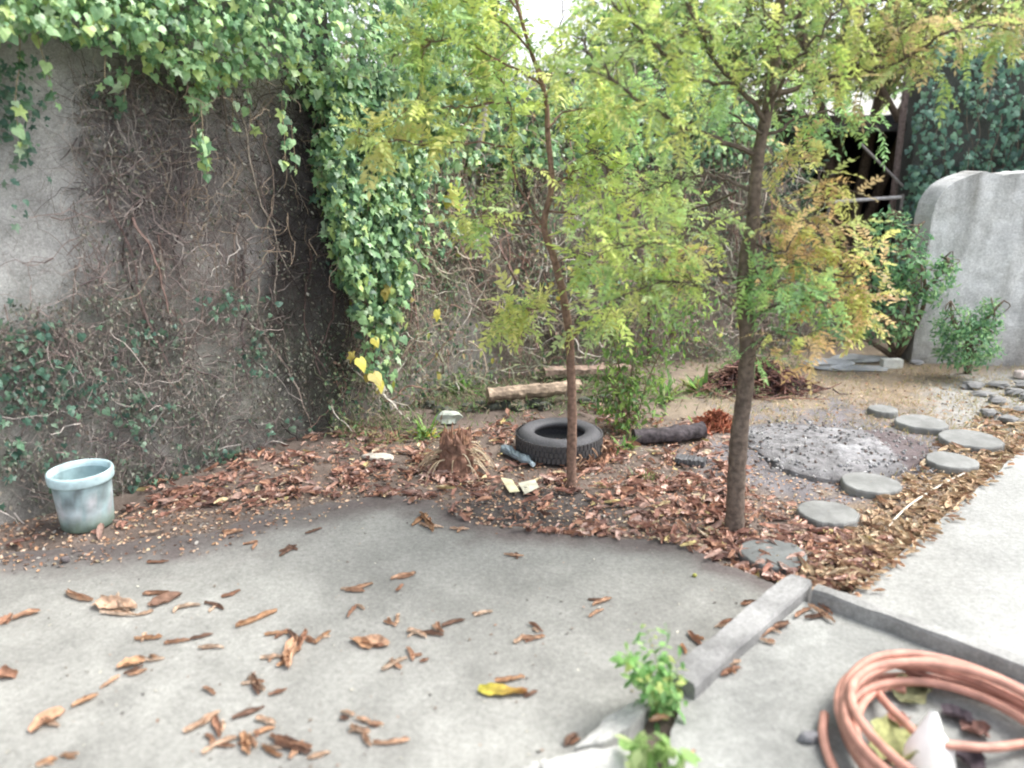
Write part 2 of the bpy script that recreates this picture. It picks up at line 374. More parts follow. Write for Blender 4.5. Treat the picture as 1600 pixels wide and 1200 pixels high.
# ------------------------------------------------------------------ back bank
BL = [gp(520, 672), gp(620, 640), gp(700, 612), gp(800, 590), gp(900, 578), gp(1020, 568), gp(1140, 556), gp(1260, 545), gp(1330, 520)]
BL = np.array(BL); BL[:, 2] = 0
bs = np.concatenate([[0], np.cumsum(np.linalg.norm(np.diff(BL, axis=0), axis=1))]); BLEN = bs[-1]
def bank_pt(s_, h):
    s_ = np.asarray(s_, float); h = np.asarray(h, float)
    X = np.interp(s_, bs, BL[:, 0]); Y = np.interp(s_, bs, BL[:, 1])
    bump = .35 * (fbm(s_ * 1.6, h * 1.3, 55) - .47) + .12 * (fbm(s_ * 7, h * 7, 56, 3) - .45)
    hh = 2.1 + .5 * fbm(s_ * .9, s_ * 0 + 3.3, 57)
    hh = hh * (1 - .72 * np.clip((s_ - bs[6] - .25) / 1.0, 0, 1))
    back = .22 * h + np.where(h > hh, (h - hh) * 1.6, 0) + bump * np.clip(h * 3, 0, 1)
    z = np.where(h > hh, hh + (h - hh) * .25, h)
    return np.stack([X - .30 * back, Y + .95 * back, z - .03], -1)
S_, H_, F = grid(0, BLEN, 0, 3.6, .035)
V = bank_pt(S_.ravel(), H_.ravel()); n = fbm(S_.ravel() * 4, H_.ravel() * 4, 77); n2 = fbm(S_.ravel() * 1.5, H_.ravel() * 1.5, 78)
cl = np.array([.19, .16, .135]) * (.5 + 1.0 * n[:, None]); cl = blend(cl, (n2 - .5) * 3, (.08, .07, .065)); cl = blend(cl, (.40 - n2) * 5, (.26, .25, .23))
s = Soup(); s.add(V, F, cl); struct(build('hillside', s, M_soil, smooth=False))

# ------------------------------------------------------------------ leaf templates
def fan(outline, centre):
    n_ = len(outline); V = np.array(list(outline) + [centre], float)
    return V, np.array([[i, (i + 1) % n_, n_] for i in range(n_)])
IVY_V, IVY_F = fan([(0, .04, 0), (.2, -.08, .02), (.42, .04, -.02), (.52, .28, -.05), (.36, .52, -.01), (.22, .74, -.03), (0, 1.0, -.12),
                    (-.22, .74, -.03), (-.36, .52, -.01), (-.52, .28, -.05), (-.42, .04, -.02), (-.2, -.08, .02)], (0, .34, .06))
IV2_V, IV2_F = fan([(0, .06, 0), (.2, -.12, .02), (.46, -.06, -.04), (.30, .20, .0), (.56, .48, -.07), (.18, .56, .01), (0, 1.05, -.14),
                    (-.16, .58, .01), (-.5, .50, -.05), (-.32, .22, 0), (-.44, -.02, -.03), (-.2, -.12, .02)], (.01, .32, .07))
OV_V = np.array([(0, 0, 0), (.26, .3, .05), (.22, .65, .04), (0, 1, -.08), (-.22, .65, .04), (-.26, .3, .05), (0, .45, 0)], float)
OV_F = np.array([[0, 1, 6], [1, 2, 6], [2, 3, 6], [3, 4, 6], [4, 5, 6], [5, 0, 6]])
LN_V = np.array([(0, 0, 0), (.11, .35, .03), (0, 1, -.1), (-.11, .35, .03), (0, .4, -.02)], float)
LN_F = np.array([[0, 1, 4], [1, 2, 4], [2, 3, 4], [3, 0, 4]])
def frond_tpl(seed, pairs=8, ll=.16, lw=.062, droop=.25):
    """pinnate leaf of unit length along +y"""
    r = np.random.default_rng(seed); V = []; F = []
    def leaflet(p, d, l, w_):
        side = np.cross(d, [0, 0, 1]); side /= np.linalg.norm(side); b = len(V)
        up = np.array([0, 0, 1.]) * r.normal(0, .25)
        for a, q in ((0, 0), (.35, 1), (1, 0), (.35, -1)): V.append(p + d * l * a + side * w_ * .5 * q + up * w_ * q + np.array([0, 0, -.15 * l * a * a]))
        F.append([b, b + 1, b + 2]); F.append([b, b + 2, b + 3])
    def sp(t): return np.array([.04 * math.sin(t * 3 + seed), t, -droop * t * t])
    for i in range(pairs):
        t = .12 + .86 * i / pairs; k = math.sin(math.pi * (.2 + .7 * i / pairs))
        for sg in (-1, 1):
            a = R(58 + r.normal(0, 10)); d = np.array([sg * math.sin(a), math.cos(a), r.normal(0, .2)])
            leaflet(sp(t + r.normal(0, .01)), d / np.linalg.norm(d), ll * (.55 + .6 * k) * (.85 + .3 * r.random()), lw * (.8 + .4 * r.random()))
    leaflet(sp(.98), np.array([0, 1, -.3]), ll, lw)
    for i in range(4):                                    # rachis strip
        a, b_ = sp(i / 4), sp((i + 1) / 4); b = len(V)
        V.extend([a + [-.006, 0, 0], a + [.006, 0, 0], b_ + [.006, 0, 0], b_ + [-.006, 0, 0]]); F.append([b, b + 1, b + 2]); F.append([b, b + 2, b + 3])
    return np.array(V), np.array(F)
FINE = [frond_tpl(i, 7, .19, .085, .2 + .1 * (i % 3)) for i in range(5)]
BROAD = [frond_tpl(20 + i, 6, .27, .105, .25 + .1 * (i % 3)) for i in range(5)]

# ------------------------------------------------------------------ creepers and ivy
def wallpt(px, py, off=0.0): return hitp(px, py, P1, wn_) + wn_ * off
def sample_poly(poly, k):
    P = np.array(poly, float); lo, hi = P.min(0), P.max(0); out = []
    while len(out) < k:
        q = lo + (hi - lo) * rng.random((k * 2, 2)); q = q[inpoly(q[:, 0], q[:, 1], poly)]; out.extend(q.tolist())
    return np.array(out[:k])
def wall_many(q, off):
    o = np.array([0, 0, HCAM]); x = (q[:, 0] - 800) / FPX; y = (600 - q[:, 1]) / FPX
    d = np.stack([x, cp + y * sp_, -sp_ + y * cp], 1); t = np.dot(P1 - o, wn_) / (d @ wn_)
    return o + d * t[:, None] + wn_ * np.asarray(off)[..., None]
def leaves(s, P, nrm, size, pal, tpl=(IVY_V, IVY_F), spread=.6, down=1.0, var=.2, jit=.15, upn=.5):
    k = len(P); D = np.tile([0, 0, -down], (k, 1)) + nrm * .35 + randn(k) * spread
    U = nrm + np.array([0, 0, upn]) + randn(k) * spread * .8
    M = frames(D, U) * (size * (.45 + .95 * rng.random(k)))[:, None, None] * np.where(np.arange(3) == 0, rng.uniform(.75, 1.1, (k, 1)), 1.0)[:, None, :]
    K_ = pick(pal, k, var)
    if tpl[0] is IVY_V:
        m_ = rng.random(k) < .5; s.inst(IV2_V, IV2_F, M[m_], P[m_], K_[m_], jit * 2); m_ = ~m_; s.inst(tpl[0], tpl[1], M[m_], P[m_], K_[m_], jit * 2)
    else: s.inst(tpl[0], tpl[1], M, P, K_, jit)
IVYPAL = [(.28, .46, .21), (.36, .55, .28), (.22, .40, .19), (.42, .59, .26), (.17, .32, .16), (.42, .56, .36), (.46, .59, .21)]
IVYDARK = [(.08, .17, .09), (.11, .22, .11), (.06, .13, .08), (.13, .24, .13)]
YEL = [(.55, .50, .10), (.45, .48, .10), (.5, .42, .12)]
def vinestem(s, p, d, nrm, length, r0, col, wob=.5, grav=0, seg=.05, stick=.9):
    pts = [p]; d = unit(d); m = max(3, int(length / seg))
    for i in range(m):
        d = unit(d + rng.normal(size=3) * wob * .5 + np.array([0, 0, -grav]) - nrm * np.dot(d, nrm) * stick)
        pts.append(pts[-1] + d * seg)
    s.tube(pts, np.linspace(r0, r0 * .4, m + 1), 3, col)
STEMPAL = [(.19, .15, .13), (.27, .22, .19), (.13, .09, .085), (.34, .29, .25), (.24, .16, .14), (.09, .07, .07)]
# the dead creeper net on the wall
CRE = [(-250, 250), (-150, 180), (60, 150), (130, 100), (440, 110), (545, 130), (548, 655), (380, 720), (200, 770), (0, 815), (-300, 900)]
cr = empty('creeper', wallpt(280, 770), 'bare brown creeper stems with small dark leaves netted over the grey wall', 'creeper')
s = Soup()
q = sample_poly(CRE, 8000)
dens = ell(q[:, 0], q[:, 1], 310, 400, 260, 330, .6); dens[(q[:, 0] < 110) & (q[:, 1] < 480)] = -.07
q = q[rng.random(len(q)) < .10 + .9 * dens]
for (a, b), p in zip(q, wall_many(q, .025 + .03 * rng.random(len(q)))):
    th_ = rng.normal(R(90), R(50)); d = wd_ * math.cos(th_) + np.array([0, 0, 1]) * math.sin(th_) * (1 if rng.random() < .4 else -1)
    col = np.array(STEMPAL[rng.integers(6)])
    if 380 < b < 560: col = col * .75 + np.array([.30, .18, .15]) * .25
    gy_ = col.mean(); col = (col * .6 + gy_ * .4) * 1.15; col = col * (1 - .72 * float(ell(np.array([a]), np.array([b]), 495, 370, 70, 320, .5)[0]))  # stem colour also darkened in the corner strip, to carry its painted shade
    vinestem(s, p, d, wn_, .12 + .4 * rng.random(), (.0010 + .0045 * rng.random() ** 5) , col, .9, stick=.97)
for i in range(26):                                        # thicker climbing trunks
    a = rng.uniform(100, 540); b = rng.uniform(130, 500)
    vinestem(s, wallpt(a, b, .05), [0, 0, -1], wn_, rng.uniform(.4, 1.1), rng.uniform(.006, .012), np.array(STEMPAL[rng.integers(6)]) * .8, .35, .1, stick=.97)
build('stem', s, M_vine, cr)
s = Soup()
q = np.vstack([sample_poly([(-250, 470), (60, 470), (250, 440), (430, 450), (520, 560), (470, 690), (210, 770), (-250, 880)], 12000),
               sample_poly([(120, 110), (540, 130), (545, 660), (300, 500), (110, 470)], 4500)])
k = fbm(q[:, 0] / 45, q[:, 1] / 45, 133); q = q[rng.random(len(q)) < np.clip((k - .36) * 5, .12, 1)]
leaves(s, wall_many(q, .03 + .06 * rng.random(len(q))), wn_, .022, [(.13, .15, .11), (.17, .20, .14), (.09, .11, .09), (.24, .26, .20), (.28, .25, .20), (.20, .16, .13), (.34, .32, .28)], (OV_V, OV_F), .8)
for cx, cy, rx, ry, k in ((395, 545, 30, 45, 26), (345, 470, 55, 22, 32), (215, 520, 38, 22, 22), (30, 600, 95, 70, 130), (-120, 640, 90, 90, 100), (150, 610, 70, 60, 40), (340, 710, 55, 18, 34), (250, 745, 60, 20, 36),
                          (215, 640, 60, 40, 30), (30, 700, 60, 50, 30), (20, 200, 40, 90, 60), (10, 130, 50, 50, 40), (165, 165, 25, 22, 8), (440, 650, 50, 30, 12), (20, 520, 60, 30, 30)):
    k = int(k * 1.4); q = np.stack([cx + rx * rng.normal(size=k) * .6, cy + ry * rng.normal(size=k) * .6], 1)
    leaves(s, wall_many(q, .04 + .06 * rng.random(k)), wn_, .036, [(.10, .20, .14), (.13, .24, .15), (.08, .16, .12), (.17, .26, .18)], spread=.7)
build('leaf_spray', s, M_ivy, cr)

# the big ivy hanging over the wall top and down the corner
iv = empty('ivy', P1 + np.array([0, 0, WH]), 'dense bright green ivy spilling over the wall top and hanging down its corner', 'ivy')
s = Soup()
TOP = [(-300, -300), (900, -300), (740, -40), (700, 60), (660, 170), (560, 200), (470, 180), (440, 140), (395, 120), (340, 125), (290, 175), (255, 130), (205, 120), (150, 75), (100, 70), (50, 60), (0, 60), (-300, 120)]
q = sample_poly(TOP, 15000)
off = .04 + (.34 + .12 * fbm(q[:, 0] / 80, q[:, 1] / 80, 7)) * rng.random(len(q)) ** .7 * np.clip((240 - q[:, 1]) / 160, .15, 1.1)
P = wall_many(q, off)
nv = fbm(q[:, 0] / 40, q[:, 1] / 40, 9); li = nv > .47
leaves(s, P[li], wn_, .046, IVYPAL, spread=.5, upn=.9); leaves(s, P[~li], wn_, .044, IVYDARK[:2] + IVYPAL[:4], spread=.5, upn=.7)
# curtain down the corner
CUR = [(470, 120), (700, 120), (670, 220), (620, 300), (612, 380), (598, 460), (575, 600), (545, 580), (512, 470), (488, 380), (465, 240)]
q = sample_poly(CUR, 8000); k = fbm(q[:, 0] / 22, q[:, 1] / 60, 19); keep = rng.random(len(q)) < np.clip((k - .34) * 7, .05, 1) * np.clip((640 - q[:, 1]) / 240, .1, 1); q = q[keep]
P = wall_many(q, .10 + .22 * rng.random(len(q)))
P[:, 1] = np.where(q[:, 0] > 560, P[:, 1], P[:, 1])
leaves(s, P, wn_, .050, IVYPAL + IVYDARK[1:], spread=.5)
def strand(p, length, size, pal, stems, k_per=34, wob=.25, tpl=(IVY_V, IVY_F)):
    pts = [np.array(p, float)]; d = np.array([0, 0, -1.]); m = max(3, int(length / .04))
    for i in range(m):
        d = unit(d + rng.normal(size=3) * wob * .4 + np.array([0, 0, -.25])); pts.append(pts[-1] + d * .04)
    pts = np.array(pts); stems.tube(pts, .0025, 3, (.25, .20, .13)); k = max(2, int(length * k_per))
    ii = rng.integers(0, len(pts), k)
    leaves(s, pts[ii] + randn(k) * .012, wn_, size, pal, spread=.6, tpl=tpl)
st = Soup()
for a, b, L_ in ((268, 150, .40), (275, 160, .30), (335, 140, .22), (355, 130, .30), (398, 150, .36), (415, 190, .30), (520, 300, .6), (535, 250, .9), (550, 300, .7), (505, 260, .55), (560, 200, 1.1), (590, 220, .8),
                 (610, 250, .7), (640, 250, .6), (660, 280, .45), (175, 110, .18), (120, 70, .2), (30, 60, .3), (8, 60, .5), (545, 430, .35), (570, 380, .5), (600, 400, .45), (660, 200, .7), (685, 230, .5), (625, 330, .5)):
    strand(wallpt(a, b, .16 + .14 * rng.random()), L_, .055, IVYPAL + IVYDARK[:2], st)
for a, b in ((543, 515), (517, 545), (537, 565), (556, 585), (640, 480), (563, 440), (556, 355), (660, 290), (668, 310)):  # yellow leaves
    P = np.tile(wallpt(a, b, .28), (2, 1)) + randn(2) * .02; leaves(s, P, wn_, .085, YEL, spread=.25)
for i in range(120):                                       # bare looping tendrils under the overhang
    a, b = rng.uniform(230, 700), rng.uniform(110, 420)
    vinestem(st, wallpt(a, b, .05 + .25 * rng.random()), rng.normal(size=3) * [1, 1, 1.6], wn_, .15 + .4 * rng.random(), .0025, (.26, .20, .15), .9, .05, .03, .1)
build('leaf_mass', s, M_ivy, iv); build('stem', st, M_vine, iv)

# tangle over the bank
tb = empty('vine_tangle', bank_pt(2.0, .0), 'tangled dry vines, roots and sparse leaves covering the steep bank behind the tyre', 'vines')
s = Soup()
bn = np.array([.1, -.97, .2])
for i in range(5200):
    a = rng.uniform(0, BLEN); h = rng.uniform(.05, 2.7); p = bank_pt(a, h) + bn * rng.uniform(.02, .16)
    d = np.array([rng.normal() * .8, rng.normal() * .3, rng.normal()])
    if rng.random() < .35: d = np.array([rng.normal() * .25, -.1, -1])
    vinestem(s, p, d, bn, rng.uniform(.15, .6), .002 + .007 * rng.random() ** 4, np.array([(.32, .26, .20), (.44, .38, .31), (.18, .14, .12), (.32, .20, .16), (.52, .48, .42), (.28, .30, .20)][rng.integers(6)]), .75, .02, .05, .5)
for i in range(40):
    a = rng.uniform(0, BLEN * .75); p = bank_pt(a, rng.uniform(.8, 2.3)) + bn * .1
    vinestem(s, p, [rng.normal() * .2, 0, -1], bn, rng.uniform(.5, 1.4), rng.uniform(.008, .018), np.array([(.20, .13, .11), (.28, .24, .2)][rng.integers(2)]), .3, .1, .06, .7)
build('stem', s, M_vine, tb)
s = Soup()
k = 34000; a = rng.uniform(0, BLEN, k) * np.where(rng.random(k) < .25, .4, 1); h = rng.uniform(0, 2.9, k) ** .85 * 2.9 ** .15
m_ = fbm(a * 2.4, h * 2.4, 201); pr = np.clip((m_ - .30) * 5, .2, 1) * np.where(h > 1.9, 1.0, .75) * np.where(a < 1.0, 1, .9); ok = rng.random(k) < pr
P = bank_pt(a[ok], h[ok]) + bn * (.03 + .2 * rng.random((ok.sum(), 1)))
hh = h[ok]
g1 = hh > 1.7
leaves(s, P[g1], bn, .055, IVYPAL + IVYDARK, spread=.6); leaves(s, P[~g1], bn, .033, IVYDARK[1:] + [(.20, .30, .15), (.32, .38, .20), (.30, .27, .20), (.30, .20, .15), (.22, .26, .18), (.38, .36, .27)], tpl=(OV_V, OV_F), spread=.8)
k = 200; a = rng.uniform(.2, BLEN, k); h = rng.uniform(.2, 2.3, k); leaves(s, bank_pt(a, h) + bn * .18, bn, .06, YEL + [(.40, .45, .12)], spread=.6, tpl=(OV_V, OV_F))
k = 1500; a = rng.uniform(0, BLEN, k); h = rng.uniform(-.02, .22, k) ; leaves(s, bank_pt(a, np.maximum(h, 0)) + bn * rng.uniform(.03, .35, (k, 1)), bn, .05, [(.10, .18, .07), (.15, .25, .09), (.08, .12, .06), (.25, .28, .12), (.30, .24, .15)], tpl=(LN_V, LN_F), spread=1.0, down=-.3)
build('leaf_spray', s, M_ivy, tb)

# ------------------------------------------------------------------ background trees and bushes
def smoothpath(pts, m=6):
    P = np.array(pts, float); n_ = len(P); out = []
    for i in range(n_ - 1):
        p0, p1, p2, p3 = P[max(i - 1, 0)], P[i], P[i + 1], P[min(i + 2, n_ - 1)]
        for j in range(m):
            t = j / m; out.append(.5 * ((2 * p1) + (-p0 + p2) * t + (2 * p0 - 5 * p1 + 4 * p2 - p3) * t * t + (-p0 + 3 * p1 - 3 * p2 + p3) * t ** 3))
    out.append(P[-1]); return np.array(out)
def bush(name, label, cat, base, blobs, size, pal, tpl=(OV_V, OV_F), dens=1.0, stemcol=(.16, .12, .09), r0=.03, group=None, upn=1.0):
    """trunk + limbs reaching into each blob of leaves; blobs: (centre, radii, n)"""
    t = empty(name, base, label, cat, group); st = Soup(); s = Soup(); base = np.array(base, float)
    for c, rr, n_ in blobs:
        c = np.array(c, float); rr = np.array(rr, float); n_ = int(n_ * dens)
        mid = base * .5 + c * .5 + rng.normal(size=3) * .06; mid[2] = base[2] * .4 + c[2] * .6
        pts = smoothpath([base, mid, c, c + rng.normal(size=3) * rr * .5 + [0, 0, rr[2] * .4]], 5)
        st.tube(pts, np.linspace(r0, r0 * .2, len(pts)), 6, stemcol)
        for j in range(10):
            e = c + unit(rng.normal(size=3)) * rr * rng.uniform(.6, 1.0); b = pts[rng.integers(len(pts) // 2, len(pts))]
            q = smoothpath([b, (b + e) / 2 + rng.normal(size=3) * .05, e], 3); st.tube(q, np.linspace(r0 * .25, .002, len(q)), 3, stemcol)
        d = unit(randn(n_)) * rng.uniform(.35, 1.0, (n_, 1)) ** .6
        cl_ = vnoise(d[:, 0] * 3 + c[0], d[:, 2] * 3 + d[:, 1] * 2 + c[2], 44); d = d[cl_ > .28]
        P = c + d * rr * (.85 + .4 * vnoise(d[:, 0] * 4, d[:, 2] * 4, 45))[:, None]
        leaves(s, P, unit(d + [0, -.2, .3]), size, pal, tpl, spread=.9, down=.4, upn=upn)
    build('trunk', st, M_bark, t, smooth=True); build('crown', s, M_leaf, t); return t
BGP = [(.16, .28, .10), (.22, .36, .12), (.30, .44, .15), (.10, .18, .09), (.38, .46, .14)]
def A(px, py, Y): return at(px, py, Y)
bush('tree', 'leafy green tree rising behind the bank left of the gap of white sky', 'tree', [-.3, 8.6, 1.9],
     [(A(640, 40, 8.6), (.75, .6, .75), 2600), (A(740, 110, 8.4), (.5, .4, .5), 1500), (A(690, -110, 8.8), (.9, .6, .6), 2200), (A(770, 20, 8.8), (.28, .3, .5), 700), (A(500, -80, 8.6), (.9, .6, .6), 1600), (A(700, -20, 8.9), (.7, .5, .5), 1800)], .07, BGP, r0=.07)
bush('tree', 'leafy green tree rising behind the bank right of the gap of white sky', 'tree', [1.6, 8.9, 1.8],
     [(A(980, 90, 8.7), (.55, .5, .6), 1900), (A(1090, 60, 8.9), (.8, .6, .8), 2500), (A(960, -120, 9), (.4, .6, .5), 900), (A(870, 150, 8.6), (.6, .4, .36), 1300), (A(1120, -120, 9), (.9, .6, .6), 1800)], .07, BGP, r0=.07)
bush('tree', 'dim olive green tree crown above the dark shed opening', 'tree', [3.9, 9.6, 0],
     [(A(1250, 30, 9.2), (.8, .6, .7), 2300), (A(1400, 0, 9.4), (1.0, .6, .7), 2300), (A(1540, 0, 9.6), (1.1, .6, .6), 2000), (A(1330, -120, 9.6), (1.4, .6, .6), 2000), (A(1200, 130, 9), (.6, .4, .5), 1300)], .07,
     [(.12, .18, .07), (.20, .25, .10), (.25, .24, .12), (.08, .12, .06), (.28, .22, .13)], r0=.08)
bush('bush', 'dark green bush filling the bank behind the leaning sapling', 'bush', [1.3, 7.9, 1.0],
     [(A(930, 230, 7.7), (.4, .3, .45), 1100), (A(1060, 260, 7.8), (.6, .3, .6), 1500), (A(1200, 330, 7.9), (.6, .3, .7), 1400)], .06, [(.05, .10, .06), (.07, .14, .07), (.10, .18, .08), (.04, .08, .06)])
bush('bush', 'pale yellow green shrub hanging over the bank beside the ivy curtain', 'bush', [-.5, 6.9, 1.2],
     [(A(700, 170, 6.7), (.34, .25, .4), 900), (A(760, 60, 6.9), (.4, .3, .4), 1000), (A(650, 30, 6.8), (.35, .3, .5), 1100), (A(760, 300, 6.6), (.22, .15, .3), 350)], .05, [(.32, .46, .14), (.42, .54, .16), (.24, .38, .13), (.5, .56, .2)], (LN_V * [1.8, 1, 1], LN_F), r0=.02)
bush('tree', 'olive and tan tree crown high above the back wall at the upper right corner', 'tree', [5.2, 9.4, 0],
     [(A(1420, 70, 9.0), (.5, .4, .4), 1100), (A(1560, 50, 9.0), (.7, .4, .45), 1500), (A(1350, 90, 8.9), (.35, .3, .25), 600), (A(1640, -20, 9.2), (.9, .5, .6), 1500), (A(1480, -40, 9.2), (.8, .5, .5), 1500)], .07, [(.30, .36, .14), (.40, .38, .18), (.22, .30, .12), (.46, .36, .22)], r0=.06)
for i_, (blobs_, lab_) in enumerate([([(A(400, -60, 12), (1.6, .7, 1.0), 2200), (A(620, 0, 12), (1.2, .7, 1.0), 1900)], 'far tree crown closing the view above the left wall'),
                     ([(A(1010, 30, 12), (.85, .7, .9), 1500), (A(1170, 20, 12), (1.1, .7, 1.1), 2200), (A(1120, 160, 11.5), (1.0, .5, .7), 1400)], 'far tree crown closing the view behind the taller tree'),
                     ([(A(1340, 0, 12), (1.2, .7, 1.1), 2200), (A(1520, -10, 12), (1.3, .7, 1.1), 2200), (A(1690, 0, 12), (1.3, .7, 1.1), 1600), (A(1400, 100, 11.8), (1.2, .5, .5), 1300)], 'far tree crown closing the view above the dark shed')]):
    c_ = blobs_[0][0]; bush('tree', lab_, 'tree', [c_[0], 12.2, 0], blobs_, .11, [(.15, .25, .10), (.22, .32, .12), (.28, .36, .15), (.11, .18, .08), (.26, .26, .14)], r0=.08)
# grey tall trunk on the bank and dark thin one
def trunk_only(px, Y, label, pts, r0, r1, col, name='bare_tree', cat='bare tree'):
    P = smoothpath([at(a, b, Y) for a, b in pts], 5); s = Soup(); n_ = len(P); rr = np.linspace(r0, r1, n_) * (1 + .15 * rng.normal(size=n_)); s.tube(P, rr, 8, col)
    return tag(build(name, s, M_bark, origin=P[0], smooth=True), label, cat)
trunk_only(0, 6.55, 'pale grey ivy stem leaning on the bank left of the sapling', [(712, 590), (722, 480), (728, 380), (740, 270), (758, 160)], .035, .03, (.30, .28, .26), 'climbing_vine', 'vine')
trunk_only(0, 6.2, 'reddish bare trunk standing on the bank behind the stump', [(700, 600), (690, 520), (672, 440), (662, 370), (655, 280)], .035, .03, (.22, .14, .13))
trunk_only(0, 6.9, 'short dark trunk behind the young leafy sapling', [(1018, 600), (1015, 540), (1017, 480), (1022, 420)], .028, .02, (.10, .06, .05))

# ------------------------------------------------------------------ shed, right hand walls and bushes
def box(s, a, b, col, ax=None):
    a = np.array(a, float); b = np.array(b, float); c = [(x_, y_, z_) for x_ in (a[0], b[0]) for y_ in (a[1], b[1]) for z_ in (a[2], b[2])]
    s.add(c, [[0, 1, 3, 2], [4, 6, 7, 5], [0, 4, 5, 1], [2, 3, 7, 6], [0, 2, 6, 4], [1, 5, 7, 3]], col)
xl = at(1235, 300, 9)[0]; xr = at(1418, 300, 9)[0]
sh = empty('shed', [(xl + xr) / 2, 9.0, 0], 'dark open fronted shed seen between the tree and the ivy covered wall', 'shed')
s = Soup(); box(s, (xl, 10.4, 0), (xr + .3, 10.5, 2.25), (.035, .035, .04)); box(s, (xl - .08, 8.8, 0), (xl, 10.5, 2.25), (.05, .05, .05)); box(s, (xr + .22, 8.6, 0), (xr + .3, 10.4, 2.25), (.04, .04, .045)); build('wall', s, M_wood, sh)
s = Soup(); box(s, (xl - .2, 8.6, 2.02), (xr + .35, 10.6, 2.10), (.05, .045, .045)); build('roof', s, M_wood, sh)
s = Soup(); pz = at(1408, 200, 8.4)[0]; s.tube([[pz, 8.4, 0], [pz + .01, 8.4, 1.3], [pz, 8.4, 2.6]], .035, 8, (.16, .12, .11)); build('post', s, M_wood, sh, smooth=True)
rl = empty('railing', [at(1350, 300, 8.2)[0], 8.2, 0], 'pale metal rail with a slanting brace in front of the dark shed', 'railing')
s = Soup(); s.tube([at(1295, 316, 8.2), at(1408, 308, 8.2)], .018, 8, (.45, .43, .42), True); build('rail', s, M_metal, rl)
s = Soup(); s.tube([at(1345, 225, 8.25), at(1412, 292, 8.25)], .014, 8, (.22, .2, .19), True); build('brace', s, M_metal, rl)
s = Soup(); gpz = at(1296, 316, 8.2); s.tube([[gpz[0], 8.2, 0], gpz + [0, 0, .03]], .018, 8, (.2, .18, .17), True)
gpz = at(1410, 308, 8.2); s.tube([[gpz[0], 8.2, 0], gpz + [0, 0, .03]], .018, 8, (.2, .18, .17), True); build('post', s, M_metal, rl)

# ivy covered wall at the back right
x0 = at(1425, 300, 8.3)[0]
s = Soup(); S_, Z_, F = grid(x0, 8.5, -.1, 2.7, .1); q = np.stack([S_.ravel(), 8.35 + .04 * fbm(S_.ravel() * 3, Z_.ravel() * 3, 2) - .25 * (S_.ravel() - x0), Z_.ravel()], 1); s.add(q, F, (.13, .13, .12))
bk = q.copy(); bk[:, 1] += .25; s.add(bk, F[:, ::-1], (.13, .13, .12)); 
ra, rb = q[(S_.shape[1]) * (S_.shape[0] - 1):], bk[(S_.shape[1]) * (S_.shape[0] - 1):]; m = len(ra); s.add(np.vstack([ra, rb]), [[i, i + 1, m + i + 1, m + i] for i in range(m - 1)], (.13, .13, .12))
la, lb = q[::S_.shape[1]], bk[::S_.shape[1]]; m = len(la); s.add(np.vstack([la, lb]), [[i, i + 1, m + i + 1, m + i] for i in range(m - 1)], (.13, .13, .12))
tag(build('wall', s, M_wall, origin=[x0, 8.3, 0]), 'tall shaded wall hidden under ivy behind the whitish concrete wall', 'wall')
t = empty('ivy', [x0 + .6, 8.2, 2.7], 'bluish green ivy covering the tall back wall at the right', 'ivy')
s = Soup(); st = Soup(); k = 8000; a = rng.uniform(-.12, 3.6, k); h = rng.uniform(.2, 2.95, k); kk = fbm(a * 3, h * 1.5, 88); ok = rng.random(k) < np.clip((kk - .33) * 6, .15, 1); a, h = a[ok], h[ok]
P = np.stack([x0 + a, 8.3 - .25 * a - .04 - .3 * rng.random(len(a)) * np.clip(h / 2, .3, 1), h], 1)
leaves(s, P, np.array([-.2, -1, 0.]), .06, [(.12, .25, .18), (.16, .31, .22), (.08, .16, .13), (.22, .37, .27), (.15, .28, .17)], spread=.5)
for i in range(90):
    a = rng.uniform(0, 3.5); vinestem(st, np.array([x0 + a, 8.2 - .25 * a - rng.random() * .25, rng.uniform(1.6, 2.7)]), [rng.normal() * .2, 0, -1], np.array([0, -1, 0]), rng.uniform(.3, 1.2), .005, (.22, .18, .14), .3, .1, .06, .6)
build('leaf_mass', s, M_ivy, t); build('stem', st, M_vine, t)

# whitish weathered concrete wall with rounded corner
wy = 6.95; c0 = at(1447, 400, wy)[0]; ce = 8.0; topz = at(1500, 278, wy)[2]
def ctop(x_):
    t = np.clip((x_ - c0) / .28, 0, 1); z_ = topz - .32 * (1 - np.sqrt(np.clip(1 - (1 - t) ** 2, 0, 1)))
    return z_ + .11 * np.clip(x_ - c0 - .25, 0, 2) + .13 * (fbm(x_ * 3.3, x_ * 0, 5) - .47) * np.clip((x_ - c0) * 4, 0, 1)
nx, nz = 150, 60; xs = np.concatenate([np.linspace(c0, c0 + .4, 30), np.linspace(c0 + .42, ce, nx - 30)]); V = []
for i, x_ in enumerate(xs):
    tz = float(ctop(np.array([x_]))[0])
    for j in range(nz): z_ = -.05 + (tz + .05) * j / (nz - 1); V.append([x_, wy - .10 * (x_ - c0) + .05 * (fbm(np.array([x_ * 4]), np.array([z_ * 4]), 6)[0] - .5), z_])
V = np.array(V); u, v = proj(V); n = fbm(V[:, 0] * 9, V[:, 2] * 1.6, 16); n2 = fbm(V[:, 0] * 3, V[:, 2] * 3, 17)
cl = np.tile(np.array([.66, .665, .655]), (len(V), 1)) * (.85 + .3 * n2[:, None]); cl = blend(cl, (n - .45) * 4, (.36, .36, .34)); cl = blend(cl, (.35 - V[:, 2]) * 2.2 + (n2 - .5), (.34, .32, .30))
i = np.arange(nx - 1)[:, None] * nz + np.arange(nz - 1)[None]; F = np.stack([i, i + nz, i + nz + 1, i + 1], -1).reshape(-1, 4)
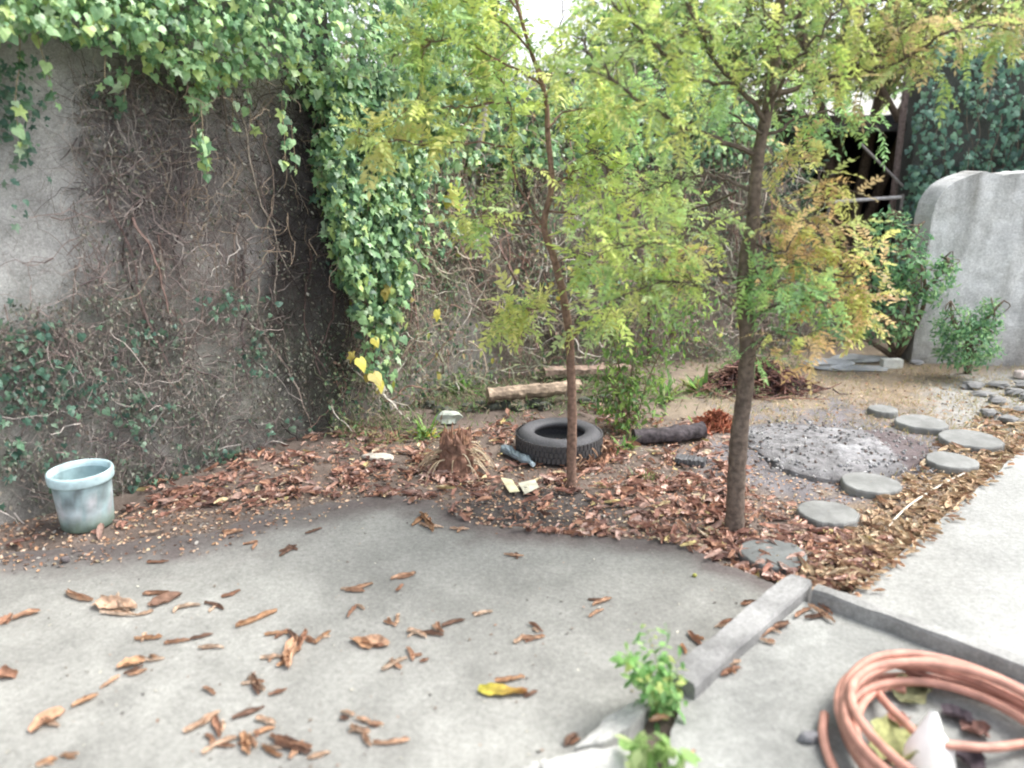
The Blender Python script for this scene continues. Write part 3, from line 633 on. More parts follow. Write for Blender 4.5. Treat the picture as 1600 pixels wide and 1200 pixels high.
s = Soup(); s.add(V, F, cl); Vb = V + [0, .3, 0]; s.add(Vb, F[:, ::-1], cl)
e = np.concatenate([np.arange(nz), np.arange(1, nx) * nz + nz - 1]); m = len(e)
s.add(np.vstack([V[e], Vb[e]]), [[q_, q_ + 1, m + q_ + 1, m + q_] for q_ in range(m - 1)], np.vstack([cl[e], cl[e]]))
tag(build('wall', s, M_wall, origin=[c0, wy, 0]), 'whitish weathered concrete wall with a rounded top corner at the right edge', 'wall')
GB = [(.16, .32, .17), (.21, .40, .20), (.26, .46, .21), (.11, .23, .13), (.34, .52, .24)]
b0 = gp(1400, 560)
bush('bush', 'tall straggly green bush at the rounded corner of the whitish wall', 'bush', b0 * [1, 1, 0],
     [(A(1400, 400, 6.7), (.28, .22, .32), 700), (A(1445, 440, 6.6), (.24, .2, .2), 460), (A(1395, 500, 6.6), (.24, .2, .2), 420), (A(1390, 345, 6.9), (.16, .15, .10), 160), (A(1480, 415, 6.6), (.12, .12, .07), 90), (A(1360, 455, 6.8), (.2, .2, .16), 240), (A(1330, 520, 6.8), (.16, .14, .06), 100)], .055, GB, dens=.8)
b0 = gp(1512, 582)
bush('bush', 'small rounded green bush growing against the foot of the whitish wall', 'bush', b0 * [1, 1, 0],
     [(A(1514, 538, 6.4), (.27, .2, .20), 1500), (A(1490, 505, 6.45), (.16, .14, .15), 600), (A(1540, 500, 6.45), (.13, .12, .18), 600)], .045, GB, (LN_V * [1.8, 1, 1], LN_F))

# ------------------------------------------------------------------ the two young trees
def tree_build(name, label, base, trunk, r0, r1, branches, tpls, pals, size, bark, Y0):
    t = empty(name, base, label, 'tree'); st = Soup(); s = Soup()
    P = smoothpath(trunk, 6); n_ = len(P); rr = np.linspace(r0, r1, n_) * (1 + .05 * rng.normal(size=n_)); rr[0] *= 1.3; rr[1] *= 1.1
    bc = np.array(bark) * (.8 + .4 * rng.random((n_ * 10, 1))); st.tube(P, rr, 10, bc)
    tw = Soup()
    for br in branches:
        pts, rb, pal, ntw, tl, start = br
        B = smoothpath(pts, 6); B[3:] += rng.normal(size=(len(B) - 3, 3)) * .006; tw.tube(B, np.linspace(rb, rb * .3, len(B)), 5, np.array(bark) * .8)
        k0 = int(len(B) * start)
        for j in range(int(ntw * (1.3 if tpls is FINE else 1.0))):
            i = rng.integers(k0, len(B)); p = B[i]; ax = unit(B[min(i + 1, len(B) - 1)] - B[i - 1])
            d = unit(ax * .5 + unit(rng.normal(size=3)) * .9 + [0, 0, .15]); L_ = tl * rng.uniform(.5, 1.2)
            q = [p]; dd = d
            for _ in range(4): dd = unit(dd + rng.normal(size=3) * .2 + [0, 0, -.06]); q.append(q[-1] + dd * L_ / 4)
            q = np.array(q); tw.tube(q, [.003, .0025, .002, .0015, .001], 3, np.array(bark) * .9)
            m = rng.integers(3, 6); ii = rng.uniform(.6, 4, m); pb = np.stack([np.interp(ii, range(5), q[:, c]) for c in range(3)], 1)
            D = unit(dd * .6 + randn(m) * .8 + [0, 0, -.1]); U = np.tile([0, 0, 1.], (m, 1)) + randn(m) * .35
            M = frames(D, U) * (size * rng.uniform(.6, 1.25, m))[:, None, None]; ti = rng.integers(0, len(tpls))
            s.inst(tpls[ti][0], tpls[ti][1], M, pb, pick(pals[pal], m, .28) * 1.18, .3)
    build('trunk', st, M_bark, t, smooth=True); build('branch', tw, M_bark, t); build('crown', s, M_leaf, t); return t
GY = [(.44, .54, .17), (.52, .60, .18), (.35, .48, .17), (.58, .60, .22), (.28, .42, .16), (.40, .50, .24)]
GG = [(.24, .42, .17), (.32, .52, .20), (.40, .55, .20), (.20, .34, .16)]
OR = [(.50, .50, .18), (.42, .48, .18), (.58, .40, .19), (.55, .44, .22), (.66, .50, .27), (.44, .30, .18), (.52, .52, .18), (.46, .50, .16)]
OL = [(.36, .42, .14), (.44, .46, .17), (.48, .38, .20), (.28, .38, .12)]
YG = [(.52, .56, .19), (.58, .57, .22), (.46, .54, .20), (.40, .50, .18)]
pals = dict(gy=GY, gg=GG, ora=OR, ol=OL, yg=YG)
YB = gp(1147, 828)[1]
def pb(l): return [at(a, b, YB + c) for a, b, c in l]
trB = pb([(1147, 832, 0), (1149, 790, 0), (1151, 740, 0), (1156, 670, .01), (1165, 600, .02), (1168, 530, .02), (1163, 470, .02), (1165, 410, .03), (1176, 350, .04), (1180, 290, .05), (1187, 230, .06), (1203, 150, .08), (1214, 60, .08), (1224, -50, .1), (1236, -190, .1)])
brB = [
 (pb([(1176, 240, .05), (1120, 214, -.05), (1060, 195, -.15), (1000, 158, -.2), (950, 118, -.3), (905, 60, -.3)]), .012, 'gy', 26, .22, .3),
 (pb([(1172, 298, .05), (1120, 276, .1), (1080, 278, .1), (1030, 288, .15), (980, 310, .2)]), .009, 'gy', 15, .18, .45),
 (pb([(1172, 330, .05), (1120, 345, -.1), (1060, 370, -.2), (990, 385, -.3), (930, 380, -.3)]), .009, 'gy', 20, .18, .35),
 (pb([(1196, 190, .05), (1150, 130, 0), (1110, 90, 0), (1080, 20, -.1), (1050, -60, -.1)]), .013, 'gy', 30, .24, .2),
 (pb([(1150, 130, 0), (1080, 120, -.1), (1020, 60, -.2), (960, 10, -.2), (920, -60, -.2)]), .009, 'gy', 26, .24, .2),
 (pb([(1205, 150, .05), (1260, 132, .1), (1330, 112, .1), (1400, 55, .1), (1470, 10, .1)]), .014, 'ol', 26, .22, .3),
 (pb([(1330, 112, .1), (1400, 100, 0), (1480, 50, -.1), (1570, 40, -.1), (1640, 30, -.1)]), .010, 'ol', 26, .24, .25),
 (pb([(1212, 70, .05), (1180, -20, 0), (1150, -120, 0)]), .010, 'gy', 18, .25, .1),
 (pb([(1220, -20, .05), (1300, -70, 0), (1400, -90, 0), (1520, -60, 0)]), .010, 'ol', 24, .26, .1),
 (pb([(1190, 215, .06), (1240, 190, .1), (1300, 175, .2), (1350, 190, .2)]), .009, 'gg', 11, .15, .3),
 (pb([(1195, 175, .06), (1240, 100, -.1), (1290, 40, -.2), (1340, -30, -.2)]), .010, 'gy', 24, .22, .25),
 (pb([(1184, 260, .06), (1220, 250, .2), (1260, 235, .3)]), .008, 'ora', 5, .10, .4),
 (pb([(1176, 360, .05), (1220, 335, .1), (1270, 350, .1), (1320, 390, .1)]), .008, 'ora', 18, .17, .25),
 (pb([(1166, 430, .05), (1220, 415, .1), (1290, 425, .1), (1360, 445, .1)]), .009, 'ora', 20, .17, .3),
 (pb([(1290, 425, .1), (1330, 460, .1), (1350, 490, .1)]), .005, 'ora', 8, .12, .2),
 (pb([(1176, 380, .05), (1230, 390, -.1), (1270, 300, -.1), (1290, 290, -.1)]), .006, 'ora', 9, .14, .3),
 (pb([(1166, 510, .02), (1205, 480, -.05), (1255, 470, -.1), (1310, 468, -.1)]), .007, 'gg', 15, .14, .2),
 (pb([(1166, 500, .02), (1120, 460, -.1), (1060, 440, -.2), (1000, 450, -.2), (950, 480, -.2)]), .008, 'gy', 20, .16, .3),
 (pb([(1164, 450, .02), (1110, 420, .1), (1050, 400, .2), (1000, 400, .2)]), .008, 'ora', 7, .15, .4),
 (pb([(1168, 540, .02), (1190, 530, -.1), (1235, 520, -.1), (1270, 540, -.1)]), .005, 'ora', 8, .12, .3),
 (pb([(1170, 400, .02), (1200, 460, -.1), (1215, 440, -.15)]), .005, 'gg', 8, .12, .2),
 (pb([(1168, 575, .02), (1175, 560, -.1), (1180, 555, -.1)]), .003, 'gg', 2, .08, .3),
 (pb([(1150, 300, .3), (1060, 330, .5), (980, 260, .5), (920, 230, .5)]), .007, 'gy', 20, .2, .2),
 (pb([(1190, 210, 0), (1130, 170, .3), (1050, 130, .4), (980, 190, .4)]), .007, 'gg', 16, .2, .2),
]
tree_build('tree', 'taller young tree with feathery yellow green and orange foliage beside the ash heap', gp(1147, 828) * [1, 1, 0], trB, .046, .018, brB, FINE, pals, .14, (.13, .10, .08), YB)
YA = gp(893, 765)[1]
def pa(l): return [at(a, b, YA + c) for a, b, c in l]
trA = pa([(893, 772, 0), (893, 720, 0), (894, 650, 0), (892, 580, 0), (889, 520, 0), (880, 460, 0), (866, 405, 0), (850, 352, 0), (862, 290, 0), (856, 210, .02), (852, 150, .03), (828, 75, .03), (808, 5, .03), (790, -90, .03)])
brA = [
 (pa([(853, 160, 0), (868, 90, 0), (878, 30, 0), (872, -30, 0)]), .006, 'gy', 7, .12, .2),
 (pa([(850, 355, 0), (815, 300, 0), (800, 230, 0), (797, 160, 0), (770, 110, 0)]), .007, 'gy', 14, .16, .3),
 (pa([(845, 130, 0), (780, 95, -.1), (710, 60, -.1), (660, 75, -.1)]), .007, 'gy', 22, .18, .2),
 (pa([(797, 160, 0), (740, 165, -.1), (680, 170, -.15), (640, 172, -.2)]), .006, 'yg', 14, .15, .2),
 (pa([(800, 230, 0), (740, 225, -.1), (660, 225, -.2), (590, 218, -.3), (560, 210, -.3)]), .006, 'yg', 14, .13, .35),
 (pa([(852, 350, 0), (800, 350, -.1), (765, 330, -.1), (740, 340, -.1)]), .005, 'gy', 9, .12, .4),
 (pa([(886, 490, 0), (850, 480, 0), (815, 485, 0), (785, 490, 0)]), .005, 'yg', 12, .11, .3),
 (pa([(890, 530, 0), (925, 500, 0), (955, 480, 0)]), .004, 'gy', 6, .12, .3),
 (pa([(862, 290, 0), (905, 265, .1), (950, 240, .1)]), .006, 'gy', 12, .15, .3),
 (pa([(855, 200, 0), (900, 170, .1), (960, 175, .1)]), .006, 'gy', 12, .16, .3),
 (pa([(855, 330, 0), (905, 335, -.1), (950, 350, -.1)]), .006, 'gy', 11, .14, .3),
 (pa([(830, 80, 0), (780, 30, 0), (720, 0, 0), (670, -40, 0)]), .007, 'gy', 20, .18, .2),
 (pa([(812, 20, 0), (760, -50, 0), (720, -100, 0)]), .006, 'gy', 12, .18, .2),
 (pa([(838, 100, 0), (860, 120, .3), (900, 110, .3), (930, 90, .3)]), .005, 'gy', 8, .14, .3),
 (pa([(868, 410, 0), (905, 400, -.1), (940, 410, -.1)]), .005, 'gy', 7, .12, .4),
]
tree_build('tree', 'slender young tree with a kinked thin reddish trunk in front of the tyre', gp(893, 765) * [1, 1, 0], trA,   .029, .007, brA, BROAD, pals, .145, (.19, .12, .09), YA)
# small saplings between
def sapling(name, label, base, stems, pal, size, tpl, k_, lean=.3, bark=(.18, .13, .09), r=.006, spread=.8, cat='sapling', down=.6):
    t = empty(name, base, label, cat); st = Soup(); s = Soup()
    for pts in stems:
        P = smoothpath(pts, 5); st.tube(P, np.linspace(r, r * .3, len(P)), 5, bark)
        i = rng.integers(len(P) // 5, len(P), k_); p = P[i] + randn(k_) * lean * np.array([1, .8, .6])
        m = p[:, 2] > .02; p = p[m]
        leaves(s, p, unit(p - P[i[m]] + [0, 0, .02]), size, pal, tpl, spread=spread, down=down, upn=1)
        for j in range(0, len(p), 3): st.tube([P[i[m]][j], p[j]], [.0018, .001], 3, bark)
    build('stem', st, M_bark, t); build('foliage', s, M_leaf, t); return t
ys = 5.2
sapling('sapling', 'leafy green sapling standing between the two young trees', gp(985, 690) * [1, 1, 0],
        [[gp(985, 690), at(984, 620, ys), at(990, 560, ys), at(1010, 480, ys), at(1030, 420, ys)], [gp(985, 690), at(975, 610, ys), at(960, 540, ys), at(945, 490, ys)], [gp(990, 690), at(1010, 600, ys), at(1050, 520, ys), at(1090, 470, ys)], [gp(985, 690), at(975, 650, ys - .1), at(965, 620, ys - .1), at(955, 600, ys - .1)]],
        [(.16, .30, .08), (.24, .40, .10), (.32, .46, .12), (.12, .22, .08)], .055, (LN_V * [1.8, 1, 1], LN_F), 380, .095)
# low weeds behind
def tuft(name, label, px, py, h, k_, pal, wid=.02, spread=.5, cat='plant', group=None, tpl=None):
    b = gp(px, py); s = Soup(); D = unit(randn(k_) * [spread, spread, .2] + [0, 0, .8]); U = unit(randn(k_))
    V = []; F = []
    for i in range(k_):
        L_ = h * rng.uniform(.5, 1.15); d = D[i]; sd = unit(np.cross(d, [0, 0, 1.]) + 1e-4); p = b + np.array([rng.normal() * .03, rng.normal() * .03, 0]); o_ = len(V)
        for j, w_ in enumerate((.6, 1, .7, .05)):
            t_ = j / 3; c = p + d * L_ * t_ + np.array([0, 0, -.45 * L_ * t_ * t_ * (1 - abs(d[2]) * .6)]); V += [c - sd * wid * w_ / 2, c + sd * wid * w_ / 2]
        F += [[o_ + 2 * j, o_ + 2 * j + 1, o_ + 2 * j + 3, o_ + 2 * j + 2] for j in range(3)]
    s.add(V, F, np.repeat(pick(pal, k_, .2), 8, 0)); return tag(build(name, s, M_leaf, origin=b), label, cat, group)
GR = [(.20, .38, .10), (.28, .46, .12), (.15, .30, .09)]
tuft('fern', 'bright green fern like plant beside the left end of the plank', 722, 612, .30, 34, GR, .03, .9)
tuft('plant', 'low green weed clump left of the reddish stump', 665, 682, .20, 30, GR + YEL[:1], .022, .9)
tuft('plant', 'yellowish grass tuft in the litter far left of the stump', 610, 690, .2, 40, [(.36, .36, .16), (.25, .32, .12), (.42, .38, .22)], .008, .9)
tuft('plant', 'broad leaved weed under the dark trunk behind the sapling', 1040, 625, .26, 26, GR + [(.35, .42, .14)], .035, .9)
tuft('plant', 'green weed in front of the dark brush heap', 1095, 612, .24, 26, GR + [(.38, .4, .12)], .035, .9)
tuft('plant', 'small grass tuft in the leaves right of the thin tree', 1012, 752, .10, 26, [(.2, .28, .1), (.16, .22, .08)], .008, .6)
tuft('plant', 'trailing green weed in front of the tyre and dark log', 975, 700, .16, 34, GR, .016, 1.0)
# ground vegetation at the foot of the bank
s = Soup(); k = 6500; q = np.stack([rng.uniform(535, 1250, k), rng.normal(0, 1, k)], 1); q[:, 1] = np.interp(q[:, 0], [540, 640, 720, 900, 1250], [672, 660, 640, 620, 592]) + q[:, 1] * 17
pr = fbm(q[:, 0] / 30, q[:, 1] / 18, 301) > .40; q = q[pr]; P = np.array([gp(a, b) for a, b in q]); P[:, 2] = .02 + .06 * rng.random(len(P))
leaves(s, P, np.array([0, -.3, 1.]), .05, [(.12, .20, .08), (.20, .30, .12), (.26, .33, .15), (.30, .28, .18), (.32, .26, .19), (.08, .12, .06), (.24, .17, .12), (.14, .11, .09)], (LN_V, LN_F), spread=1.0, down=-.2)
struct(build('ground_cover', s, M_leaf), 'stuff')
s = Soup(); k = 15000; q = np.stack([rng.uniform(1100, 1750, k), rng.uniform(560, 760, k)], 1); pr = (ell(q[:, 0], q[:, 1], 1400, 615, 330, 55, .4) + ell(q[:, 0], q[:, 1], 1500, 800, 130, 130, .6) * .4) * (fbm(q[:, 0] / 30, q[:, 1] / 18, 303) > .30) > rng.random(k); q = q[pr]
P = np.array([gp(a, b) for a, b in q]); P[:, 2] += soil_z(P[:, 0], P[:, 1])
leaves(s, P, np.array([0, 0, 1.]), .045, [(.50, .40, .22), (.42, .34, .18), (.55, .47, .30), (.34, .36, .16)], (LN_V * [.5, 1, 1], LN_F), spread=1.4, down=-.6)
struct(build('dry_grass', s, M_dry), 'stuff')

# ------------------------------------------------------------------ fallen leaves
def rolled(L_, W_, curl, bend, seed, tw=.3):
    """a dried leaf lying along y: the blade rolls up towards a tube and tapers at both ends"""
    r = np.random.default_rng(seed); nl, nw = 9, 7; V = []
    for i in range(nl):
        t = i / (nl - 1); w_ = W_ * math.sin(math.pi * min(.97, .08 + .88 * t)) ** .42; cu = curl * (.75 + .5 * r.random()); rad = w_ / cu if cu > .05 else 1e3
        ang0 = tw * math.sin(t * 4 + seed)
        for j in range(nw):
            a = (j / (nw - 1) - .5) * cu
            x_ = rad * math.sin(a); z_ = rad * (1 - math.cos(a)); x2 = x_ * math.cos(ang0) - z_ * math.sin(ang0); z2 = x_ * math.sin(ang0) + z_ * math.cos(ang0)
            V.append([x2 + bend * math.sin(math.pi * t) * L_, (t - .5) * L_, z2 + .06 * L_ * (abs(t - .5) * 2) ** 2 * r.random()])
    V = np.array(V) + r.normal(size=(nl * nw, 3)) * W_ * .03; V[:, 2] -= V[:, 2].min()
    F = np.array([[i * nw + j, i * nw + j + 1, (i + 1) * nw + j + 1, (i + 1) * nw + j] for i in range(nl - 1) for j in range(nw - 1)])
    return V, F
def small_roll(seed):
    V, F = rolled(1, .42, 2.6 + (seed % 3) * .7, .08 * math.sin(seed), seed); idx = [i * 7 + j for i in (0, 2, 4, 6, 8) for j in (0, 2, 4, 6)]
    return V[idx], np.array([[i * 4 + j, i * 4 + j + 1, i * 4 + 5 + j, i * 4 + 4 + j] for i in range(4) for j in range(3)])
def small_flat(seed):
    V, F = rolled(1, .5, .9 + .5 * (seed % 2), .1 * math.sin(seed * 2.3), seed, .8); idx = [i * 7 + j for i in (0, 2, 4, 6, 8) for j in (0, 2, 4, 6)]
    return V[idx], np.array([[i * 4 + j, i * 4 + j + 1, i * 4 + 5 + j, i * 4 + 4 + j] for i in range(4) for j in range(3)])
SR = [small_roll(i) for i in range(3)] + [small_flat(i) for i in range(3)]
BR = [(.40, .235, .15), (.48, .30, .195), (.31, .17, .11), (.53, .37, .26), (.20, .12, .085), (.44, .26, .15), (.56, .42, .31)]
s = Soup()
LIT = [(-700, 905), (-300, 850), (0, 838), (180, 800), (260, 740), (420, 695), (560, 668), (680, 690), (780, 650), (940, 640), (1130, 660), (1180, 760), (1300, 830), (1400, 850), (1335, 925), (1240, 925), (1130, 888), (1060, 858), (960, 850), (860, 842), (760, 830), (680, 800), (600, 782), (470, 775), (400, 800), (300, 808), (200, 838), (100, 850), (0, 860), (-700, 940)]
q = sample_poly(LIT, 12500)
dn = .35 + .3 * (q[:, 0] > 600) + .9 * ell(q[:, 0], q[:, 1], 1120, 800, 170, 90, .6) + .5 * ell(q[:, 0], q[:, 1], 470, 730, 250, 50, .6)
dn *= 1 - .75 * ell(q[:, 0], q[:, 1], 850, 800, 110, 26, .5); dn *= 1 - .55 * ell(q[:, 0], q[:, 1], 300, 835, 260, 30, .6); dn *= np.where(q[:, 0] < 180, .45, 1); dn *= .12 + 1.25 * np.clip((fbm(q[:, 0] / 42, q[:, 1] / 20, 71) - .43) * 7, 0, 1)
q = q[rng.random(len(q)) < dn]
P = np.array([gp(a, b) for a, b in q])
e1 = rng.uniform(1180, 1640, 2200); e2 = 928 - (e1 - 1335) * .87 - rng.uniform(0, 1, 2200) ** 1.3 * 110; ok = (e2 > 640) & (e2 < 925) & (e1 > 1230); P2 = np.array([gp(a, b) for a, b in zip(e1[ok], e2[ok])])
n1 = len(P); P = np.vstack([P, P2])
k = len(P); th_ = rng.uniform(0, 2 * math.pi, k); D = np.stack([np.cos(th_), np.sin(th_), rng.normal(size=k) * .22], 1); U = np.tile([0, 0, 1.], (k, 1)) + randn(k) * .5
inp = inpoly(P[:, 0], P[:, 1], pat); P[:, 2] = np.where(inp, .02, soil_z(P[:, 0], P[:, 1])) + .004 + .022 * rng.random(k)
kc = pick(np.array(BR) * [.86, .82, .95], k, .3); f = (rng.random(k) < .08); kc[f] = pick([(.55, .45, .28), (.5, .42, .2), (.62, .52, .38)], f.sum()); kc[n1:] = pick([(.46, .34, .22), (.40, .28, .18), (.33, .21, .14), (.52, .42, .29)], k - n1)
Msz = frames(D, U) * (.026 + .085 * rng.random(k) ** 2.2)[:, None, None]; ti = np.where(rng.random(k) < .68, rng.integers(0, 3, k), rng.integers(3, 6, k)); Msz = Msz * np.where(ti > 2, .72, 1.0)[:, None, None]
for j in range(6):
    m_ = ti == j; s.inst(SR[j][0], SR[j][1], Msz[m_], P[m_], kc[m_], .25)
e1 = rng.uniform(1335, 1640, 110); P2 = np.array([gp(a, 928 - (a - 1335) * .87 + abs(rng.normal()) * 9, SZ + .012) for a in e1]); k2 = len(P2)
s.inst(SR[1][0], SR[1][1], frames(randn(k2) * [1, 1, .1], np.tile([0, 0, 1.], (k2, 1)) + randn(k2) * .3) * rng.uniform(.03, .07, (k2, 1, 1)), P2, pick([(.46, .34, .22), (.36, .22, .14)], k2, .3))
# fine crumbs of bark and leaf
q = sample_poly([(-300, 830), (180, 800), (560, 680), (1150, 650), (1250, 570), (1600, 590), (1600, 690), (1330, 930), (1240, 925), (1060, 852), (760, 832), (610, 780), (330, 870), (-300, 940)], 12000); P = np.array([gp(a, b) for a, b in q]); k = len(P)
inp = inpoly(P[:, 0], P[:, 1], pat); P[:, 2] = np.where(inp, .02, soil_z(P[:, 0], P[:, 1])) + .006; th_ = rng.uniform(0, 2 * math.pi, k)
ok = ~(inp & (rng.random(k) < .6)); P = P[ok]; th_ = th_[ok]; k = len(P)
D = np.stack([np.cos(th_), np.sin(th_), rng.normal(size=k) * .3], 1); M = frames(D, np.tile([0, 0, 1.], (k, 1)) + randn(k) * .5) * rng.uniform(.012, .03, k)[:, None, None]
s.inst(OV_V, OV_F, M, P, pick(BR + [(.10, .08, .07), (.5, .4, .26), (.3, .28, .25)], k, .3))
q = sample_poly([(-200, 870), (400, 830), (620, 800), (1040, 860), (1220, 930), (1060, 1060), (960, 1150), (800, 1300), (-300, 1300)], 700); P = np.array([gp(a, b, .024) for a, b in q]); k = len(P)
s.inst(OV_V, OV_F, frames(randn(k) * [1, 1, .2], np.tile([0, 0, 1.], (k, 1)) + randn(k) * .3) * (.004 + .016 * rng.random(k) ** 3)[:, None, None], P, pick([(.16, .12, .09), (.10, .09, .08), (.5, .48, .4), (.3, .18, .12)], k, .3))
struct(build('leaf_litter', s, M_dry), 'stuff')
# the separate leaves on the patio, endpoints measured in the photo
def c7(x_, y_): return x_ / 3, 800 + y_ / 3
def c8(x_, y_): return 533 + x_ / 3, 800 + y_ / 3
def c9(x_, y_): return 1000 + x_ / 2.667, 850 + y_ / 2.667
seed = 0
fl_ = lambda x_, y_: (x_, y_)
def jitter(e):
    mx, my = (e[0] + e[2]) / 2, (e[1] + e[3]) / 2; hx, hy = (e[2] - e[0]) / 2, (e[3] - e[1]) / 2; t_ = rng.normal(0, .7); k_ = rng.uniform(.45, .8)
    hx, hy = hx * math.cos(t_) - hy * math.sin(t_), (hx * math.sin(t_) + hy * math.cos(t_)) * .7; mx += rng.normal() * 18; my += rng.normal() * 9
    return (mx - hx * k_, my - hy * k_, mx + hx * k_, my + hy * k_)
def fallen(cf, lst, label, fat=1.0, group='dry leaves scattered on the patio', z0=.022, pal=BR):
    global seed
    for e in [x_ for e_ in lst for x_ in ((e_,) if (e_[2] - e_[0]) ** 2 + (e_[3] - e_[1]) ** 2 < 3000 or cf is fl_ or rng.random() < .45 else (e_, jitter(e_)))]:
        a = gp(*cf(e[0], e[1]), z0); b = gp(*cf(e[2], e[3]), z0); f_ = e[4] if len(e) > 4 else 1.0; seed += 1
        L_ = max(.03, np.linalg.norm(b - a)); W_ = min(.058, .018 + .19 * L_) * f_ * fat
        V, F = rolled(L_, W_, rng.uniform(3.6, 5.4) if f_ < 1.45 else 2.4, rng.uniform(-.08, .08), seed)
        d = (b - a) / L_; M = np.stack([[-d[1], d[0], 0], d, [0, 0, 1.]], -1); M[:, 0] *= -1
        W = V @ M.T + (a + b) / 2; kc = np.array(pal[rng.integers(len(pal))]) * rng.uniform(.8, 1.15)
        s = Soup(); s.add(W, F, kc * (.7 + .6 * rng.random((len(W), 1)))); o = build('dry_leaf', s, M_dry, origin=(a + b) / 2, smooth=True)
        tag(o, label, 'dry leaf', group)
fallen(c7, [(310, 380, 440, 420), (440, 440, 640, 460, 1.6), (470, 405, 560, 425), (470, 480, 640, 490)], 'brown dry leaf in the long drift on the patio below the bucket, left half')
fallen(c7, [(640, 490, 720, 465), (700, 450, 850, 390, 1.6), (670, 390, 800, 385), (830, 455, 940, 440)], 'brown dry leaf in the long drift on the patio below the bucket, right half')
fallen(c7, [(960, 430, 1050, 460)], 'small curled leaf just right of the long drift below the bucket')
fallen(c7, [(1040, 405, 1125, 370)], 'dark rolled leaf slanting just right of the long drift, uppermost of its pair')
fallen(c7, [(1105, 545, 1300, 470)], 'long dark rolled leaf lying alone above the star shaped leaf cluster')
fallen(c7, [(0, 530, 60, 480, 1.5), (60, 510, 190, 470, 1.3)], 'reddish blurred leaf at the left edge level with the long drift')
fallen(c7, [(630, 600, 760, 590)], 'thin dark leaf alone between the long drift and the slanting leaf trail')
fallen(c7, [(770, 620, 890, 605), (890, 600, 1000, 575)], 'thin rolled leaf in the end to end pair left of the star shaped cluster')
fallen(c7, [(930, 640, 1050, 640)], 'dark curled leaf under the end to end pair of leaves')
fallen(c7, [(550, 740, 680, 700, 1.6), (600, 770, 690, 740), (685, 695, 770, 690)], 'reddish leaf at the top end of the slanting leaf trail')
fallen(c7, [(470, 830, 560, 770), (340, 920, 460, 860, 1.4), (150, 1040, 300, 930, 1.6)], 'brown leaf in the lower run of the slanting trail at the lower left')
fallen(c7, [(0, 740, 70, 780, 1.7)], 'broad reddish leaf cut by the left edge of the photo')
fallen(c7, [(1240, 580, 1350, 570), (1350, 560, 1420, 610), (1380, 600, 1350, 740, 1.3), (1220, 690, 1330, 680), (1430, 590, 1480, 620), (1480, 620, 1550, 560), (1300, 730, 1400, 640), (1440, 560, 1400, 660, 1.2)], 'salmon brown leaf in the star shaped cluster left of the patio middle')
fallen(c7, [(1170, 770, 1240, 840), (1190, 760, 1210, 860), (1130, 810, 1200, 800)], 'curled leaf in the small knot just below the star shaped cluster')
fallen(c7, [(950, 830, 1010, 860)], 'tiny dark curled leaf left of the small knot of leaves')
fallen(c7, [(1260, 865, 1345, 835)], 'short thin leaf right below the small knot of leaves')
fallen(c7, [(865, 1040, 1030, 940), (1010, 960, 1030, 1060), (960, 1050, 1010, 1080)], 'leaf on the left side of the big bottom cluster of rolled leaves')
fallen(c7, [(1090, 975, 1240, 920)], 'dark rolled leaf lying just above the big bottom cluster')
fallen(c7, [(1200, 970, 1290, 1000, 1.2), (1190, 1040, 1290, 1015), (950, 1140, 1110, 1060), (1130, 1040, 1170, 1140, 1.2), (1170, 1040, 1200, 1110)], 'pinkish brown leaf in the heart of the big bottom cluster')
fallen(c7, [(1270, 1050, 1460, 1110), (1290, 1090, 1460, 1135), (1230, 1095, 1320, 1150)], 'long rolled leaf on the right side of the big bottom cluster')
fallen(c7, [(1440, 1160, 1550, 1130)], 'thin rolled leaf at the right tip below the big bottom cluster')
fallen(c7, [(170, 1190, 270, 1160, 1.4), (280, 1150, 370, 1135)], 'brown leaf at the bottom edge in the left corner of the patio')
fallen(c7, [(680, 100, 750, 90), (1050, 110, 1140, 90, 1.3), (1140, 155, 1210, 140), (1310, 190, 1390, 160), (1310, 210, 1370, 180), (1430, 105, 1510, 80), (690, 240, 790, 235)], 'small brown leaf on the dirty back strip of the patio right of the bucket')
fallen(c8, [(335, 70, 400, 10), (380, 20, 430, 100, 1.2), (400, 70, 480, 75), (370, 10, 400, 60), (510, 80, 600, 85)], 'reddish leaf in the spiky cluster at the back patio edge before the stump')
fallen(c8, [(765, 200, 855, 210)], 'single straight reddish leaf near the back patio edge before the thin tree')
fallen(c8, [(235, 320, 350, 290)], 'thin straight leaf in the patio middle, farthest back of that scatter')
fallen(c8, [(20, 375, 150, 340), (20, 370, 110, 375)], 'rolled leaf of the overlapping pair behind the middle patio scatter')
fallen(c8, [(260, 375, 290, 340)], 'tiny dark leaf crumb below the thin straight leaf')
fallen(c8, [(30, 500, 70, 440), (70, 440, 110, 460)], 'bent leaf of the small hooked pair right of the star cluster')
fallen(c8, [(200, 515, 260, 530), (250, 540, 270, 480)], 'small crossed leaf in the tiny forked pair in the patio middle')
fallen(c8, [(310, 560, 400, 590, 1.3), (370, 570, 480, 580), (450, 520, 480, 570), (470, 540, 580, 510)], 'tan leaf in the chain of curled leaves at the patio middle')
fallen(c8, [(625, 490, 710, 470)], 'short straight leaf lying alone right of the chain of leaves')
fallen(c8, [(50, 600, 140, 640, 1.5), (100, 610, 225, 630, 1.6)], 'broad orange brown leaf of the flat pair left of the patio middle')
fallen(c8, [(190, 745, 310, 690, 1.2), (310, 640, 340, 700), (370, 705, 410, 690)], 'leaf in the slanting scatter below the chain of leaves')
fallen(c8, [(1180, 440, 1270, 410), (1160, 495, 1230, 460)], 'rolled leaf of the parallel pair on bare concrete left of the kerb')
fallen(c8, [(880, 525, 940, 565), (815, 620, 860, 580, 1.3), (850, 600, 955, 590, 1.2)], 'leaf in the three leaf knot on the patio above the yellow leaf')
